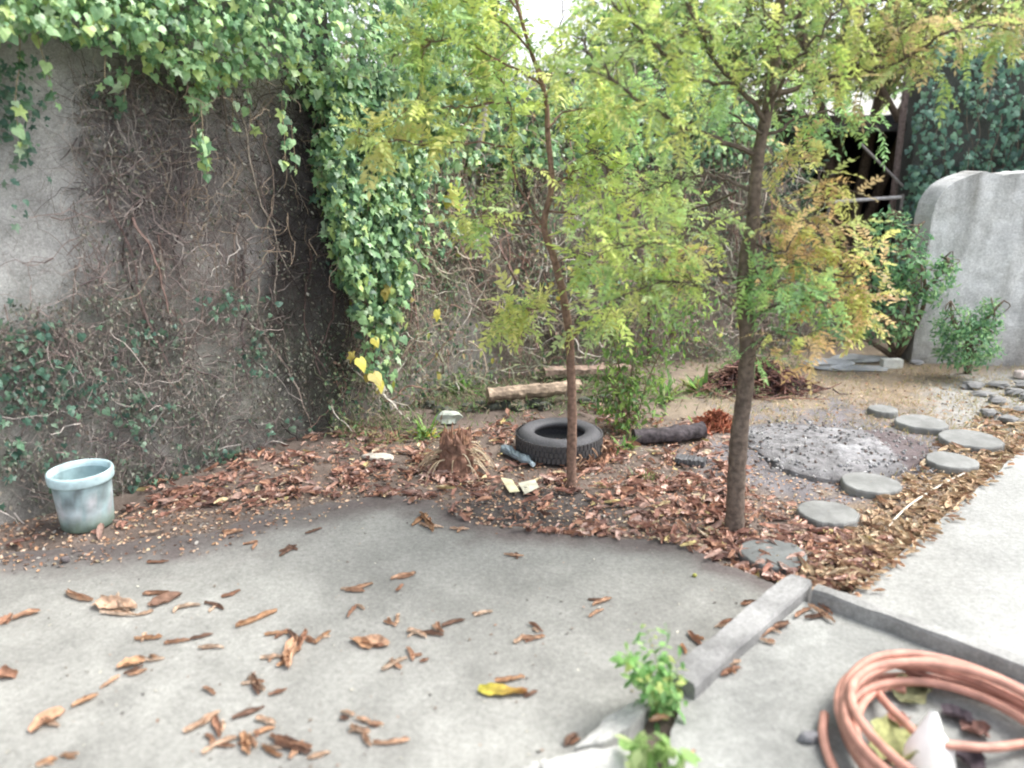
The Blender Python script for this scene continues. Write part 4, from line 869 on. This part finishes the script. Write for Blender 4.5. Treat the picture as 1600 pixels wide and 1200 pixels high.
fallen(c8, [(720, 800, 860, 780), (860, 870, 920, 840)], 'dark rolled leaf touching the yellow leaf')
fallen(c8, [(0, 940, 65, 955), (40, 1010, 130, 1040, 1.4), (70, 970, 150, 1000), (130, 1000, 200, 1000, 1.3), (110, 1030, 140, 1100), (150, 1085, 320, 1075)], 'reddish brown leaf in the bottom cluster left of the yellow leaf')
fallen(c8, [(1050, 1100, 1110, 1050, 1.4)], 'tan leaf beside the narrow broken slab piece')
fallen(c8, [(1200, 1120, 1310, 1080, 1.4), (1240, 1090, 1330, 1060)], 'brown leaf caught between the white slab pieces and the weed')
fallen(c9, [(420, 255, 510, 240)], 'single dark rolled leaf behind the far half of the dark kerb')
fallen(c9, [(330, 340, 400, 320), (335, 350, 395, 335)], 'brown leaf resting against the back of the dark kerb')
fallen(c9, [(200, 370, 260, 430), (170, 420, 190, 460)], 'pinkish leaf behind the near end of the dark kerb')
fallen(c9, [(510, 390, 610, 340), (540, 360, 620, 330, 1.3), (500, 400, 560, 420)], 'brown leaf at the foot of the middle of the dark kerb, porch side', z0=.05)
fallen(c9, [(340, 550, 420, 520), (360, 510, 420, 490)], 'leaf at the foot of the near end of the dark kerb, porch side', z0=.05)
fallen(c9, [(650, 310, 710, 270), (700, 260, 810, 330), (740, 250, 800, 300)], 'tan leaf in the inside corner where the two kerbs meet', z0=.05)
fallen(c9, [(40, 740, 120, 730, 1.3), (60, 870, 130, 850), (200, 900, 225, 860)], 'dead leaf under the weed beside the broken slab', z0=.05)
# the yellow leaf
a, b = gp(748, 1080, .022), gp(824, 1084, .022); L_ = np.linalg.norm(b - a); V, F = rolled(L_, .06, 1.9, .03, 777); d = (b - a) / L_; M = np.stack([[d[1], -d[0], 0], d, [0, 0, 1.]], -1)
t_ = V[:, 1:2] / L_ + .5; kc = np.array([.50, .46, .07]) * (1 - t_) + np.array([.30, .13, .05]) * t_; kc = kc * (1 - .35 * (np.abs(V[:, 0:1]) < .008))
s = Soup(); s.add(V @ M.T + (a + b) / 2, F, kc); tag(build('dry_leaf', s, M_dry, origin=(a + b) / 2, smooth=True), 'large half yellow, half brown leaf lying on the bare concrete', 'dry leaf')

# ------------------------------------------------------------------ objects
def lathe(s, prof, c, n=40, col=(.5, .5, .5), colf=None, sq=None):
    prof = np.array(prof, float); a = np.arange(n) * 2 * math.pi / n; V = []
    for r_, z_ in prof: V.append(np.stack([c[0] + r_ * np.cos(a), c[1] + r_ * np.sin(a), np.full(n, c[2] + z_)], 1))
    V = np.concatenate(V); m = len(prof); i = np.arange(m - 1)[:, None] * n; j = np.arange(n)[None]; j2 = (j + 1) % n
    s.add(V, np.stack([i + j, i + j2, i + j2 + n, i + j + n], -1).reshape(-1, 4), col if colf is None else colf(V))
# bucket
bb = gp(140, 830, .01); bb[2] = .01; bb = bb + unit(bb * [1, 1, 0]) * .10
bt = empty('bucket', bb, 'pale blue plastic bucket with dirty sides standing by the wall', 'bucket')
def bcol(V):
    h = V[:, 2] - bb[2]; n = fbm(np.arctan2(V[:, 1] - bb[1], V[:, 0] - bb[0]) * 2.5, h * 12, 411); cl = np.tile(np.array([.40, .53, .55]), (len(V), 1)) * (.8 + .3 * n[:, None])
    cl = blend(cl, (n - .47) * 5 * (h < .2), (.52, .52, .54)); cl = blend(cl, (.43 - n) * 6, (.22, .27, .28)); return blend(cl, (.085 - h) * 16 + (n - .5) * 1.5, (.16, .23, .18))
s = Soup(); lathe(s, [(.001, .004), (.114, 0), (.121, .006), (.124, .05), (.127, .1), (.131, .16), (.134, .22), (.136, .27)], bb, 44, colf=bcol)
lathe(s, [(.132, .27), (.130, .22), (.123, .1), (.116, .02), (.001, .012)], bb, 44, (.33, .46, .48)); build('body', s, M_plas, bt, smooth=True)
s = Soup(); lathe(s, [(.136, .244), (.148, .242), (.150, .248), (.151, .284), (.148, .292), (.140, .294), (.134, .288), (.131, .26)], bb, 44, (.52, .68, .71)); build('rim', s, M_plas, bt, smooth=True)
# tyre
tc_ = gp(874, 668, .17); tc_[2] = .0
ty = empty('tyre', tc_, 'old black tyre lying flat in the leaves behind the thin tree', 'tyre')
R0, RI, H_ = .265, .155, .165
prof = [(RI, .03), (RI + .012, .012), (RI + .05, .004), (R0 - .03, .006), (R0 - .006, .03), (R0, .05), (R0, H_ - .05), (R0 - .006, H_ - .03), (R0 - .03, H_ - .008), (RI + .06, H_), (RI + .03, H_ - .006), (RI + .008, H_ - .012), (RI, H_ - .025), (RI + .01, H_ - .05), (R0 - .03, H_ - .055), (R0 - .02, H_ / 2), (R0 - .03, .05), (RI + .01, .045), (RI, .03)]
s = Soup(); lathe(s, prof, tc_, 64, colf=lambda V: np.array([.075, .075, .082]) * (.7 + .7 * fbm(V[:, 0] * 9, V[:, 1] * 9 + V[:, 2] * 9, 2)[:, None])); build('sidewall', s, M_rub, ty, smooth=True)
s = Soup()
for row, (za, zb) in enumerate(((.03, .064), (.068, .1), (.104, .138))):
    for i in range(60):
        a0 = (i + .5 * (row % 2)) / 60 * 2 * math.pi; a1 = a0 + .078; V = []
        for r_ in (R0 - .004, R0 + .006):
            for aa, zz in ((a0, za), (a1, za + .004), (a1, zb + .004), (a0, zb)): V.append([tc_[0] + r_ * math.cos(aa), tc_[1] + r_ * math.sin(aa), zz])
        s.add(V, [[4, 5, 6, 7], [0, 4, 7, 3], [1, 2, 6, 5], [3, 7, 6, 2], [0, 1, 5, 4]], (.06, .058, .06))
build('tread', s, M_rub, ty)
s = Soup(); k = 150; a = rng.uniform(0, 6.28, k); r_ = rng.uniform(0, .15, k); P = tc_ + np.stack([r_ * np.cos(a), r_ * np.sin(a), .02 + .03 * rng.random(k)], 1); s.inst(SR[1][0], SR[1][1], frames(randn(k) * [1, 1, .3], np.tile([0, 0, 1.], (k, 1))) * .05, P, pick([(.10, .07, .055), (.16, .10, .07), (.06, .05, .045)], k))
k = 60; a = rng.uniform(-1.4, 0.2, k); P = tc_ + np.stack([(R0 + .02 + .06 * rng.random(k)) * np.cos(a), (R0 + .02 + .06 * rng.random(k)) * np.sin(a), rng.uniform(0, .12, k) * np.exp(-rng.random(k))], 1)
s.inst(SR[2][0], SR[2][1], frames(randn(k), np.tile([0, 0, 1.], (k, 1)) + randn(k) * .4) * .06, P, pick(BR[2:5], k)); struct(build('leaf_litter', s, M_dry), 'stuff')
# crushed bottle
a, b = gp(784, 700, .03), gp(826, 722, .03); d = unit(b - a); P = [a + d * t for t in np.linspace(0, np.linalg.norm(b - a) + .03, 12)]
bo = empty('plastic_bottle', (a + b) / 2 * [1, 1, 0], 'crushed blue grey plastic bottle lying against the front of the tyre', 'bottle')
s = Soup(); s.tube(P, [.012, .034, .036, .034, .027, .034, .036, .03, .033, .034, .02, .012], 14, np.array([.24, .30, .34]) * (.7 + .6 * rng.random((12 * 14, 1))), True)
V = s.V[0]; V[:, 2] = (V[:, 2] - .03) * .75 + .035 + .004 * rng.normal(size=len(V)); build('body', s, M_plas, bo)
s = Soup(); s.tube([P[-1], P[-1] + d * .02], .014, 12, (.45, .55, .62), True); build('cap', s, M_plas, bo)
# stump with straw skirts
sb = gp(712, 738); sb[2] = 0
su = empty('stump', sb, 'split reddish brown stump with dry straw leaves drooping from its sides', 'stump')
s = Soup(); n_ = 22
V = []; lv = 9
top = .20 + .07 * rng.random(n_) + .035 * np.array([math.sin(i * 1.9) for i in range(n_)])
for j in range(lv):
    t_ = j / (lv - 1)
    for i in range(n_):
        a = i / n_ * 2 * math.pi; r_ = (.105 - .022 * t_) * (1 + .16 * math.sin(i * 2.1) * (1 - .3 * t_) + .08 * rng.normal()); V.append(sb + [r_ * math.cos(a), r_ * math.sin(a) * .8, -.01 + t_ * top[i]])
for i in range(n_): a = i / n_ * 2 * math.pi; V.append(sb + [.045 * math.cos(a), .035 * math.sin(a), .15 + .05 * rng.random()])
V.append(sb + [0, 0, .13]); V = np.array(V); q_ = lv * n_
s.add(V, [[j * n_ + i, j * n_ + (i + 1) % n_, (j + 1) * n_ + (i + 1) % n_, (j + 1) * n_ + i] for j in range(lv) for i in range(n_)], np.array([.22, .125, .09]) * (.5 + .9 * rng.random((len(V), 1)))); s.F[3].append(np.array([[q_ + i, q_ + (i + 1) % n_, q_ + n_] for i in range(n_)]))
for i in range(16):                                       # splinters standing from the rim
    a = rng.uniform(0, 6.28); p = sb + [.08 * math.cos(a), .06 * math.sin(a), .19]; s.tube([p, p + [.006 * rng.normal(), .006 * rng.normal(), rng.uniform(.03, .10)]], [.012, .002], 4, (.30, .17, .11))
build('trunk', s, M_wood, su)
sk_ = [Soup(), Soup()]
for i in range(44):
    s = sk_[i % 2]; a = rng.normal(math.pi * (i % 2), .7); L_ = rng.uniform(.08, .21); p = sb + [.09 * math.cos(a), .07 * math.sin(a), rng.uniform(.05, .18)]; pts = [p]; d = np.array([math.cos(a), math.sin(a) * .8 - .2, .7])
    for _ in range(6): d = d + [0, 0, -.42]; pts.append(pts[-1] + unit(d) * L_ / 6); pts[-1][2] = max(pts[-1][2], .008)
    s.tube(pts, np.linspace(.005, .0015, 7), 3, pick([(.46, .37, .25), (.36, .26, .17), (.52, .44, .32)], 1)[0])
for s in sk_: build('straw_skirt', s, M_dry, su)
# stones, paper, wood pieces
def rock(name, px, py, rx, ry, rz, col, label, cat, mat=None, seed=0, group=None, base=0.0, parent=None, rough=.35):
    c = gp(px, py, rz * .5); c[2] = base; r = np.random.default_rng(seed); V = []; nu, nv_ = 12, 7
    for j in range(nv_):
        ph = math.pi * (j / (nv_ - 1)) - math.pi / 2
        for i in range(nu):
            a = i / nu * 2 * math.pi; k_ = 1 + 2 * rough * (vnoise(np.array([i * 1.3 + seed * 7]), np.array([j * 1.1]), seed)[0] - .5)
            V.append(c + [rx * math.cos(a) * math.cos(ph) * k_, ry * math.sin(a) * math.cos(ph) * k_, rz * .5 + rz * .5 * math.copysign(abs(math.sin(ph)) ** .6, math.sin(ph)) * (1 if j < nv_ - 1 else .97)])
    i = np.arange(nv_ - 1)[:, None] * nu; j = np.arange(nu)[None]; F = np.stack([i + j, i + (j + 1) % nu, i + nu + (j + 1) % nu, i + nu + j], -1).reshape(-1, 4)
    s = Soup(); s.add(V, F, np.array(col) * (.8 + .4 * r.random((len(V), 1)))); return tag(build(name, s, mat or M_stone, origin=c), label, cat, group)
rock('stone', 702, 652, .085, .05, .09, (.46, .50, .44), 'white rough stone standing just behind the stump', 'stone', seed=3, rough=.6)
rock('stone', 590, 714, .10, .05, .035, (.52, .48, .42), 'flat pale stone lying in the litter left of the stump', 'stone', seed=4)
rock('stone', 1340, 585 - 25, .22, .12, .05, (.40, .41, .42), 'flat light grey rock lying before the tall bush', 'stone', seed=5)
rock('stone', 1290, 568, .20, .12, .07, (.46, .47, .48), 'pale grey rock just right of the dark brush heap', 'stone', seed=6)
rock('stone', 1335, 575, .30, .10, .03, (.44, .45, .46), 'long low grey slab in the dry grass between brush heap and bush', 'stone', seed=9)
rock('stone', 480, 668, .03, .03, .05, (.55, .56, .56), 'small whitish stone at the foot of the wall corner', 'stone', seed=7)
rock('stone', 103, 880, .022, .018, .03, (.16, .14, .14), 'small dark pebble on the patio under the bucket', 'stone', seed=8, base=.02)
rock('stone', 1262, 1170, .035, .02, .03, (.22, .22, .23), 'small dark grey stone on the porch left of the hose', 'stone', seed=18, base=.045)
rock('fruit', 1085, 905, .01, .01, .015, (.35, .35, .08), 'tiny yellow green fruit on the concrete left of the nearest stepping stone', 'fruit', M_plas, 19, base=.02)
rock('stone', 1432, 566, .06, .04, .04, (.36, .36, .38), 'small grey stone between the two green bushes', 'stone', seed=10)
rock('stone', 1595, 585, .05, .05, .07, (.6, .52, .48), 'pinkish stone at the foot of the whitish wall by the right edge', 'stone', seed=12)
s = Soup(); c = gp(1392, 574); box(s, c + [-.085, -.04, 0], c + [.085, .04, .075], (.80, .80, .76)); tag(build('block', s, M_stone, origin=c), 'small bright white block on the dry grass before the bushes', 'block')
rub = [(1535, 615), (1560, 625), (1585, 612), (1600, 640), (1545, 645), (1575, 655), (1520, 602), (1610, 620), (1600, 600), (1560, 600)]
for i, (a, b) in enumerate(rub): rock('stone', a, b, .06 + .03 * rng.random(), .05, .04 + .02 * rng.random(), (.24, .24, .235), 'grey rubble stone in the heap by the right edge above the stepping stones', 'stone', seed=40 + i, rough=.6, group='rubble stones at the right edge')
for i, (a, b) in enumerate([(672, 632), (690, 640), (730, 636), (752, 632), (770, 634), (795, 632), (812, 636), (835, 630), (850, 634), (915, 626), (945, 622)]):
    rock('stone', a, b, .045 + .02 * rng.random(), .04, .06, (.11, .12, .10), 'dark mossy stone in the low row under the plank', 'stone', seed=60 + i, rough=.6, group='dark stones under the plank')
# planks
def plank(name, a, b, wd, th_, col, label, z0, cat='plank', seed=0):
    L_ = np.linalg.norm(b - a); d = (b - a) / L_; nr = unit(np.cross([0, 0, 1.], d)); m = 26; V = []; r = np.random.default_rng(seed)
    for i in range(m):
        t_ = i / (m - 1); w_ = wd * (1 + .012 * r.normal()); ee = .004 * r.normal(size=4)
        for (x_, z_), e in zip(((-.5, 0), (-.5, 1), (.5, 1), (.5, 0)), ee): V.append(a + d * L_ * t_ + nr * (x_ * w_ + e) + [0, 0, z0 + z_ * th_ + e * .5])
    F = [[i * 4 + j, i * 4 + (j + 1) % 4, (i + 1) * 4 + (j + 1) % 4, (i + 1) * 4 + j] for i in range(m - 1) for j in range(4)] + [[0, 3, 2, 1], [(m - 1) * 4 + k_ for k_ in range(4)]]
    s = Soup(); s.add(V, F, np.array(col) * (.7 + .6 * r.random((len(V), 1)))); return tag(build(name, s, M_wood, origin=a), label, cat)
P = smoothpath([gp(762, 617, .12), gp(800, 613, .125), (gp(850, 610, .12)), gp(905, 603, .12)], 7); rr = .056 * (.85 + .3 * fbm(np.arange(len(P)) * .35, np.zeros(len(P)), 4)); s = Soup(); kk_ = np.array([.31, .24, .18]) * (.5 + .9 * rng.random((len(P) * 11, 1))); s.tube(P, rr, 11, kk_, True)
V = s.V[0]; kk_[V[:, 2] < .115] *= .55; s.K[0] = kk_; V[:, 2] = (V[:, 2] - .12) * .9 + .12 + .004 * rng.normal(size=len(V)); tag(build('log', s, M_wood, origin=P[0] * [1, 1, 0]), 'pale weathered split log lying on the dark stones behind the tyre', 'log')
plank('plank', gp(850, 594) * [1, 1, 0], gp(985, 590) * [1, 1, 0], .14, .04, (.26, .19, .15), 'low weathered plank half hidden behind the split log and the sapling', .06, seed=3)
plank('wood_piece', gp(1056, 722) * [1, 1, 0], gp(1102, 728) * [1, 1, 0], .09, .03, (.10, .10, .105), 'short dark flat wood piece in the leaves left of the taller tree', .01, 'wood', seed=4)
# dark log and brush
P = smoothpath([gp(990, 682, .05), gp(1030, 680, .05), gp(1070, 676, .055), gp(1098, 672, .06)], 6); s = Soup(); s.tube(P, .052 * (1 + .07 * rng.normal(size=len(P))), 12, np.array([.07, .06, .065]) * (.6 + .8 * rng.random((len(P) * 12, 1))), True)
tag(build('log', s, M_bark, origin=P[0] * [1, 1, 0], smooth=True), 'charred dark log lying between the sapling and the taller tree', 'log')
def brush(name, label, px, py, rx, ry, rz, k_, pal, lens=(.06, .16), rr=.003, cat='brush'):
    c = gp(px, py, rz * .4); c[2] = 0; s = Soup()
    for i in range(k_):
        d = unit(rng.normal(size=3)); p = c + np.array([rng.normal() * rx * .5, rng.normal() * ry * .5, 0]); hm = rz * math.exp(-((p[0] - c[0]) / rx) ** 2 - ((p[1] - c[1]) / ry) ** 2); p[2] = hm * rng.random() + .006; L_ = rng.uniform(*lens)
        q = np.array([p - d * [1, 1, .4] * L_ / 2, p + rng.normal(size=3) * .01, p + d * [1, 1, .4] * L_ / 2]); q[:, 2] = np.maximum(q[:, 2], .004); s.tube(q, [rr, rr * .9, rr * .5], 4, pick(pal, 1)[0])
    m = k_; P = c + np.stack([rng.normal(size=m) * rx * .5, rng.normal(size=m) * ry * .5, np.zeros(m)], 1); P[:, 2] = rz * np.exp(-((P[:, 0] - c[0]) / rx) ** 2 - ((P[:, 1] - c[1]) / ry) ** 2) * rng.random(m) + .01
    s.inst(SR[0][0], SR[0][1], frames(randn(m), np.tile([0, 0, 1.], (m, 1)) + randn(m)) * .06, P, pick(pal, m, .3)); return tag(build(name, s, M_dry, origin=c), label, cat)
brush('brush_heap', 'small rusty red heap of dry needles at the right end of the dark log', 1118, 660, .13, .10, .12, 260, [(.36, .12, .07), (.28, .10, .06), (.42, .18, .10)])
brush('brush_heap', 'dark purple brown heap of dead branches behind the taller tree', 1180, 590, .36, .2, .24, 700, [(.12, .06, .055), (.20, .10, .08), (.08, .05, .05), (.28, .16, .12)], (.1, .35), .006)
brush('brush_heap', 'low heap of rusty fern litter right of the tyre', 935, 700, .12, .08, .08, 150, [(.30, .15, .10), (.22, .12, .09), (.36, .20, .12)])
# light scraps
def scrap(label, pts, col, name='paper_scrap', cat='scrap'):
    V = np.array([gp(a, b, .03) for a, b in pts]); c = V.mean(0); V[:, 2] = .025 + .02 * rng.random(len(V)); m = len(V); V = np.vstack([V, V - [0, 0, .003], c + [0, 0, .01], c + [0, 0, .007]])
    s = Soup(); s.add(V, [[i, (i + 1) % m, m + (i + 1) % m, m + i] for i in range(m)], col); s.F[3].append(np.array([[i, (i + 1) % m, 2 * m] for i in range(m)] + [[m + (i + 1) % m, m + i, 2 * m + 1] for i in range(m)])); return tag(build(name, s, M_plas, origin=c), label, cat)
scrap('pale yellow torn scrap in the litter left of the thin trunk foot', [(782, 748), (800, 752), (812, 768), (796, 770)], (.62, .58, .38))
scrap('whitish crumpled scrap just right of the pale yellow one', [(810, 755), (836, 750), (842, 764), (820, 772)], (.62, .60, .48))
# stepping stones
for i, (a, b, rad, lab) in enumerate([(1208, 863, .15, 'nearest and darkest round stepping stone, almost flush in the leaf litter'), (1294, 799, .148, 'second round stepping stone from the kerb, between litter and ash heap'), (1361, 753, .155, 'third round stepping stone, touching the front rim of the ash heap'),
                                  (1487, 718, .145, 'round stepping stone at the right end of the ash heap, lower of two close ones'), (1516, 684, .185, 'largest round stepping stone, just above the one at the ash heap end'), (1440, 658, .165, 'round stepping stone behind the right end of the ash heap'),
                                  (1380, 638, .10, 'smallest, farthest stepping stone in the dry grass behind the ash heap')]):
    th_ = .034 if i == 0 else .05; c = gp(a, b, th_); c[2] = 0; r = np.random.default_rng(500 + i); n_ = 36; s = Soup(); V = []; ang = np.arange(n_) * 2 * math.pi / n_; wobv = 1 + .03 * np.sin(ang * 3 + i) + .02 * r.normal(size=n_)
    for rr, zz in ((1.0, -.02), (1.01, th_ - .012), (.985, th_ - .003), (.95, th_), (.5, th_ + .002), (.02, th_ + .002)): V.append(np.stack([c[0] + rad * rr * wobv * np.cos(ang), c[1] + rad * rr * wobv * np.sin(ang) * .95, np.full(n_, zz)], 1))
    V = np.concatenate(V); ii = np.arange(5)[:, None] * n_; j = np.arange(n_)[None]; s.add(V, np.stack([ii + j, ii + (j + 1) % n_, ii + n_ + (j + 1) % n_, ii + n_ + j], -1).reshape(-1, 4), np.array([.17, .18, .175] if i == 0 else [.25, .255, .245]) * (.55 + .9 * fbm(V[:, 0] * 12 + i * 3, V[:, 1] * 12, i)[:, None]))
    o = build('stepping_stone', s, M_stone, origin=c, smooth=False); tag(o, lab, 'stepping stone', 'round stepping stones')
# ash heap
RK_V = np.array([(-1, -.6, -.3), (1, -.7, -.4), (.9, .6, -.3), (-.8, .7, -.4), (-.6, -.4, .5), (.6, -.5, .35), (.5, .4, .55), (-.5, .5, .3)])
RK_F = np.array([[0, 1, 5, 4], [1, 2, 6, 5], [2, 3, 7, 6], [3, 0, 4, 7], [4, 5, 6, 7]])
ac = gp(1300, 704); nr_, na = 34, 90; V = []; kk = []
for j in range(nr_):
    rr = j / (nr_ - 1)
    for i in range(na):
        a = i / na * 2 * math.pi; ex = .50 * rr * (1 + .12 * math.sin(a * 3 + 1)); x_ = ac[0] + ex * math.cos(a) * 1.15; y_ = ac[1] + ex * math.sin(a) * 1.0; V.append([x_, y_, 0])
V = np.array(V); rr = np.repeat(np.arange(nr_) / (nr_ - 1), na); n = fbm(V[:, 0] * 9, V[:, 1] * 9, 701); n2 = fbm(V[:, 0] * 30, V[:, 1] * 30, 702)
V[:, 2] = .045 * (1 - rr ** 2) + .05 * (n - .5) * (1 - rr) + .02 * (n2 - .45) * (rr < .97) - .012 * (rr > .98)+ .015*(rr<.97)
cl = np.array([.32, .315, .32]) * (.4 + 1.0 * n2[:, None]); cl = blend(cl, (n - .52) * 6, (.40, .40, .41)); cl = blend(cl, (rr - .74) * 3 + (n2 - .5) * 1.5, (.12, .115, .12)); cl = blend(cl, ((V[:, 0] > ac[0] + .32) * .8), (.17, .13, .13))
i = np.arange(nr_ - 1)[:, None] * na; j = np.arange(na)[None]; s = Soup(); s.add(V, np.stack([i + j, i + (j + 1) % na, i + na + (j + 1) % na, i + na + j], -1).reshape(-1, 4), cl)
k = 500; a = rng.uniform(0, 6.28, k); r_ = np.sqrt(rng.random(k)) * .56; P = np.stack([ac[0] + 1.12 * r_ * np.cos(a), ac[1] + r_ * np.sin(a), .02 + .04 * (1 - (r_ / .56) ** 2)], 1)
s.inst(RK_V, RK_F, frames(randn(k) * [1, 1, .3], np.tile([0, 0, 1.], (k, 1)) + randn(k) * .7) * rng.uniform(.004, .013, k)[:, None, None], P, pick([(.18, .18, .185), (.5, .5, .5), (.3, .3, .3), (.62, .6, .6), (.38, .38, .4), (.25, .2, .18)], k))
tag(build('ash_heap', s, M_ash, origin=ac * [1, 1, 0]), 'low round heap of grey and white ash with charcoal rim', 'ash heap')
s = Soup(); s.tube(smoothpath([gp(1388, 822, .02), gp(1420, 790, .03), gp(1470, 758, .02), gp(1510, 738, .02)], 4), .006, 5, (.55, .5, .42)); tag(build('stick', s, M_wood), 'thin pale stick in the dry litter beside the bright slab', 'stick')

# ------------------------------------------------------------------ foreground weed
GW = [(.18, .38, .12), (.26, .48, .16), (.34, .52, .20), (.14, .30, .10), (.42, .50, .16)]
wb = gp(1040, 1122, .0); yw = wb[1]
sapling('weed', 'fresh green leafy weed growing at the near end of the dark kerb', wb * [1, 1, 0], [[wb, at(1036, 1080, yw), at(1025, 1030, yw), at(1012, 985, yw)], [wb, at(1020, 1085, yw - .03), at(995, 1040, yw - .05), at(980, 1020, yw - .05)], [wb, at(1045, 1080, yw), at(1050, 1040, yw)], [wb, at(1030, 1080, yw - .08), at(1010, 1060, yw - .1)]],
        GW, .038, (OV_V, OV_F), 85, .026, (.22, .3, .12), .0025, cat='weed', spread=.6)
w2 = gp(1022, 1225, .03); yw2 = w2[1]
sapling('weed', 'low weed with larger pale leaves at the bottom edge below the first', w2 * [1, 1, 0], [[w2, at(1020, 1180, yw2), at(1005, 1150, yw2)], [w2, at(1040, 1190, yw2), at(1045, 1165, yw2)], [w2, at(1000, 1195, yw2), at(985, 1175, yw2)]], [(.40, .55, .22), (.30, .48, .16), (.46, .56, .26), (.25, .4, .14)], .055, (OV_V * [1.2, 1, 1], OV_F), 26, .022, (.22, .3, .12), .0025, cat='weed', spread=.5)

# ------------------------------------------------------------------ hose coil
hc = np.array([1.345, 1.985, PZ]); pts = []; T_ = 7.0
for i in range(int(T_ * 48)):
    t_ = i / 48; a = math.pi * 1.5 + t_ * 2 * math.pi; lay = t_
    rad = .41 - .031 * abs((lay * 1.15 + 2.6) % 5.2 - 2.6) + .02 * math.sin(a * 1.0 + lay * 1.7) + .008 * math.sin(a * 3 + lay * 2)
    pts.append(hc + [rad * math.cos(a) * .90, rad * math.sin(a), .017 + .017 * lay + .005 * math.sin(a * 2 + lay)])
pts = list(pts)
tail = smoothpath([gp(1288, 1116, .075), gp(1286, 1150, .07), gp(1300, 1195, .062), gp(1335, 1250, .062), hc + [-.20, -.43, .017], hc + [-.09, -.425, .017]] + pts[:2], 6)
P = np.vstack([tail[:-1], np.array(pts[2:])])
HC = (.45, .235, .18)
ho = empty('hose', hc, 'coiled salmon orange garden hose lying on the porch floor', 'hose')
s = Soup(); s.tube(P, .0145, 10, np.array(HC) * (.92 + .16 * np.repeat(rng.random((len(P), 1)), 10, 0)), True); cross = smoothpath([gp(1368, 1076, .075), gp(1385, 1100, .10), gp(1415, 1130, .12), gp(1450, 1158, .12), gp(1510, 1166, .11), gp(1555, 1168, .1), gp(1610, 1160, .075)], 6)
s.tube(cross, .0135, 10, np.array(HC), True); build('tube', s, M_hose, ho, smooth=True)
P = smoothpath([gp(1460, 1062, .09), gp(1415, 1044, .09), gp(1378, 1036, .075), gp(1358, 1044, .065), gp(1360, 1060, .065), gp(1385, 1072, .07), gp(1415, 1078, .08)], 7)
s = Soup(); s.tube(P, .0125, 10, (.50, .26, .20), True); build('loop', s, M_hose, ho, smooth=True)
# white pointed plastic
wc = at(1442, 1200, 2.02); wc = np.array([wc[0] - .005, 2.0, PZ]); V = []; lv = 9
for j in range(lv):
    t_ = j / (lv - 1); h = .185 * t_
    wdt = .075 * (1 - t_) ** .75 + .006 if t_ < .55 else .040 * (1 - (t_ - .55) / .5) + .006
    for i in range(10):
        a = i / 10 * 2 * math.pi; V.append(wc + [wdt * math.cos(a) * (1 + .22 * math.sin(i * 2.3 + j * .8)) - .006 * t_, wdt * .5 * math.sin(a), h])
s = Soup(); s.add(V, [[j * 10 + i, j * 10 + (i + 1) % 10, (j + 1) * 10 + (i + 1) % 10, (j + 1) * 10 + i] for j in range(lv - 1) for i in range(10)], (.93, .94, .90)); tag(build('plastic_bag', s, M_white, origin=wc, smooth=True), 'white crumpled plastic bag poking up in a point inside the hose coil', 'bag')
# things inside the coil
for e, c_, lab in (((1385, 1195, 1418, 1150, 2.6), [(.26, .27, .12)], 'broad olive green leaf inside the hose coil left of the white bag'),
                   ((1400, 1095, 1450, 1082, 2.2), [(.30, .31, .17)], 'pale green leaf under the top of the hose coil'),
                   ((1385, 1135, 1420, 1125, 1.5), [(.26, .12, .09)], 'dark reddish leaf inside the hose coil, left'),
                   ((1470, 1115, 1520, 1130, 1.8), [(.09, .07, .08)], 'dark withered leaf inside the hose coil, upper right'),
                   ((1500, 1140, 1545, 1150, 1.8), [(.20, .11, .09)], 'reddish dark leaf inside the hose coil beside the crossing strand'),
                   ((1490, 1185, 1540, 1200, 1.8), [(.08, .06, .07)], 'dark withered leaf inside the hose coil, lower right')):
    fallen(fl_, [e], lab, 1.5, 'leaves inside the hose coil', .05, c_)
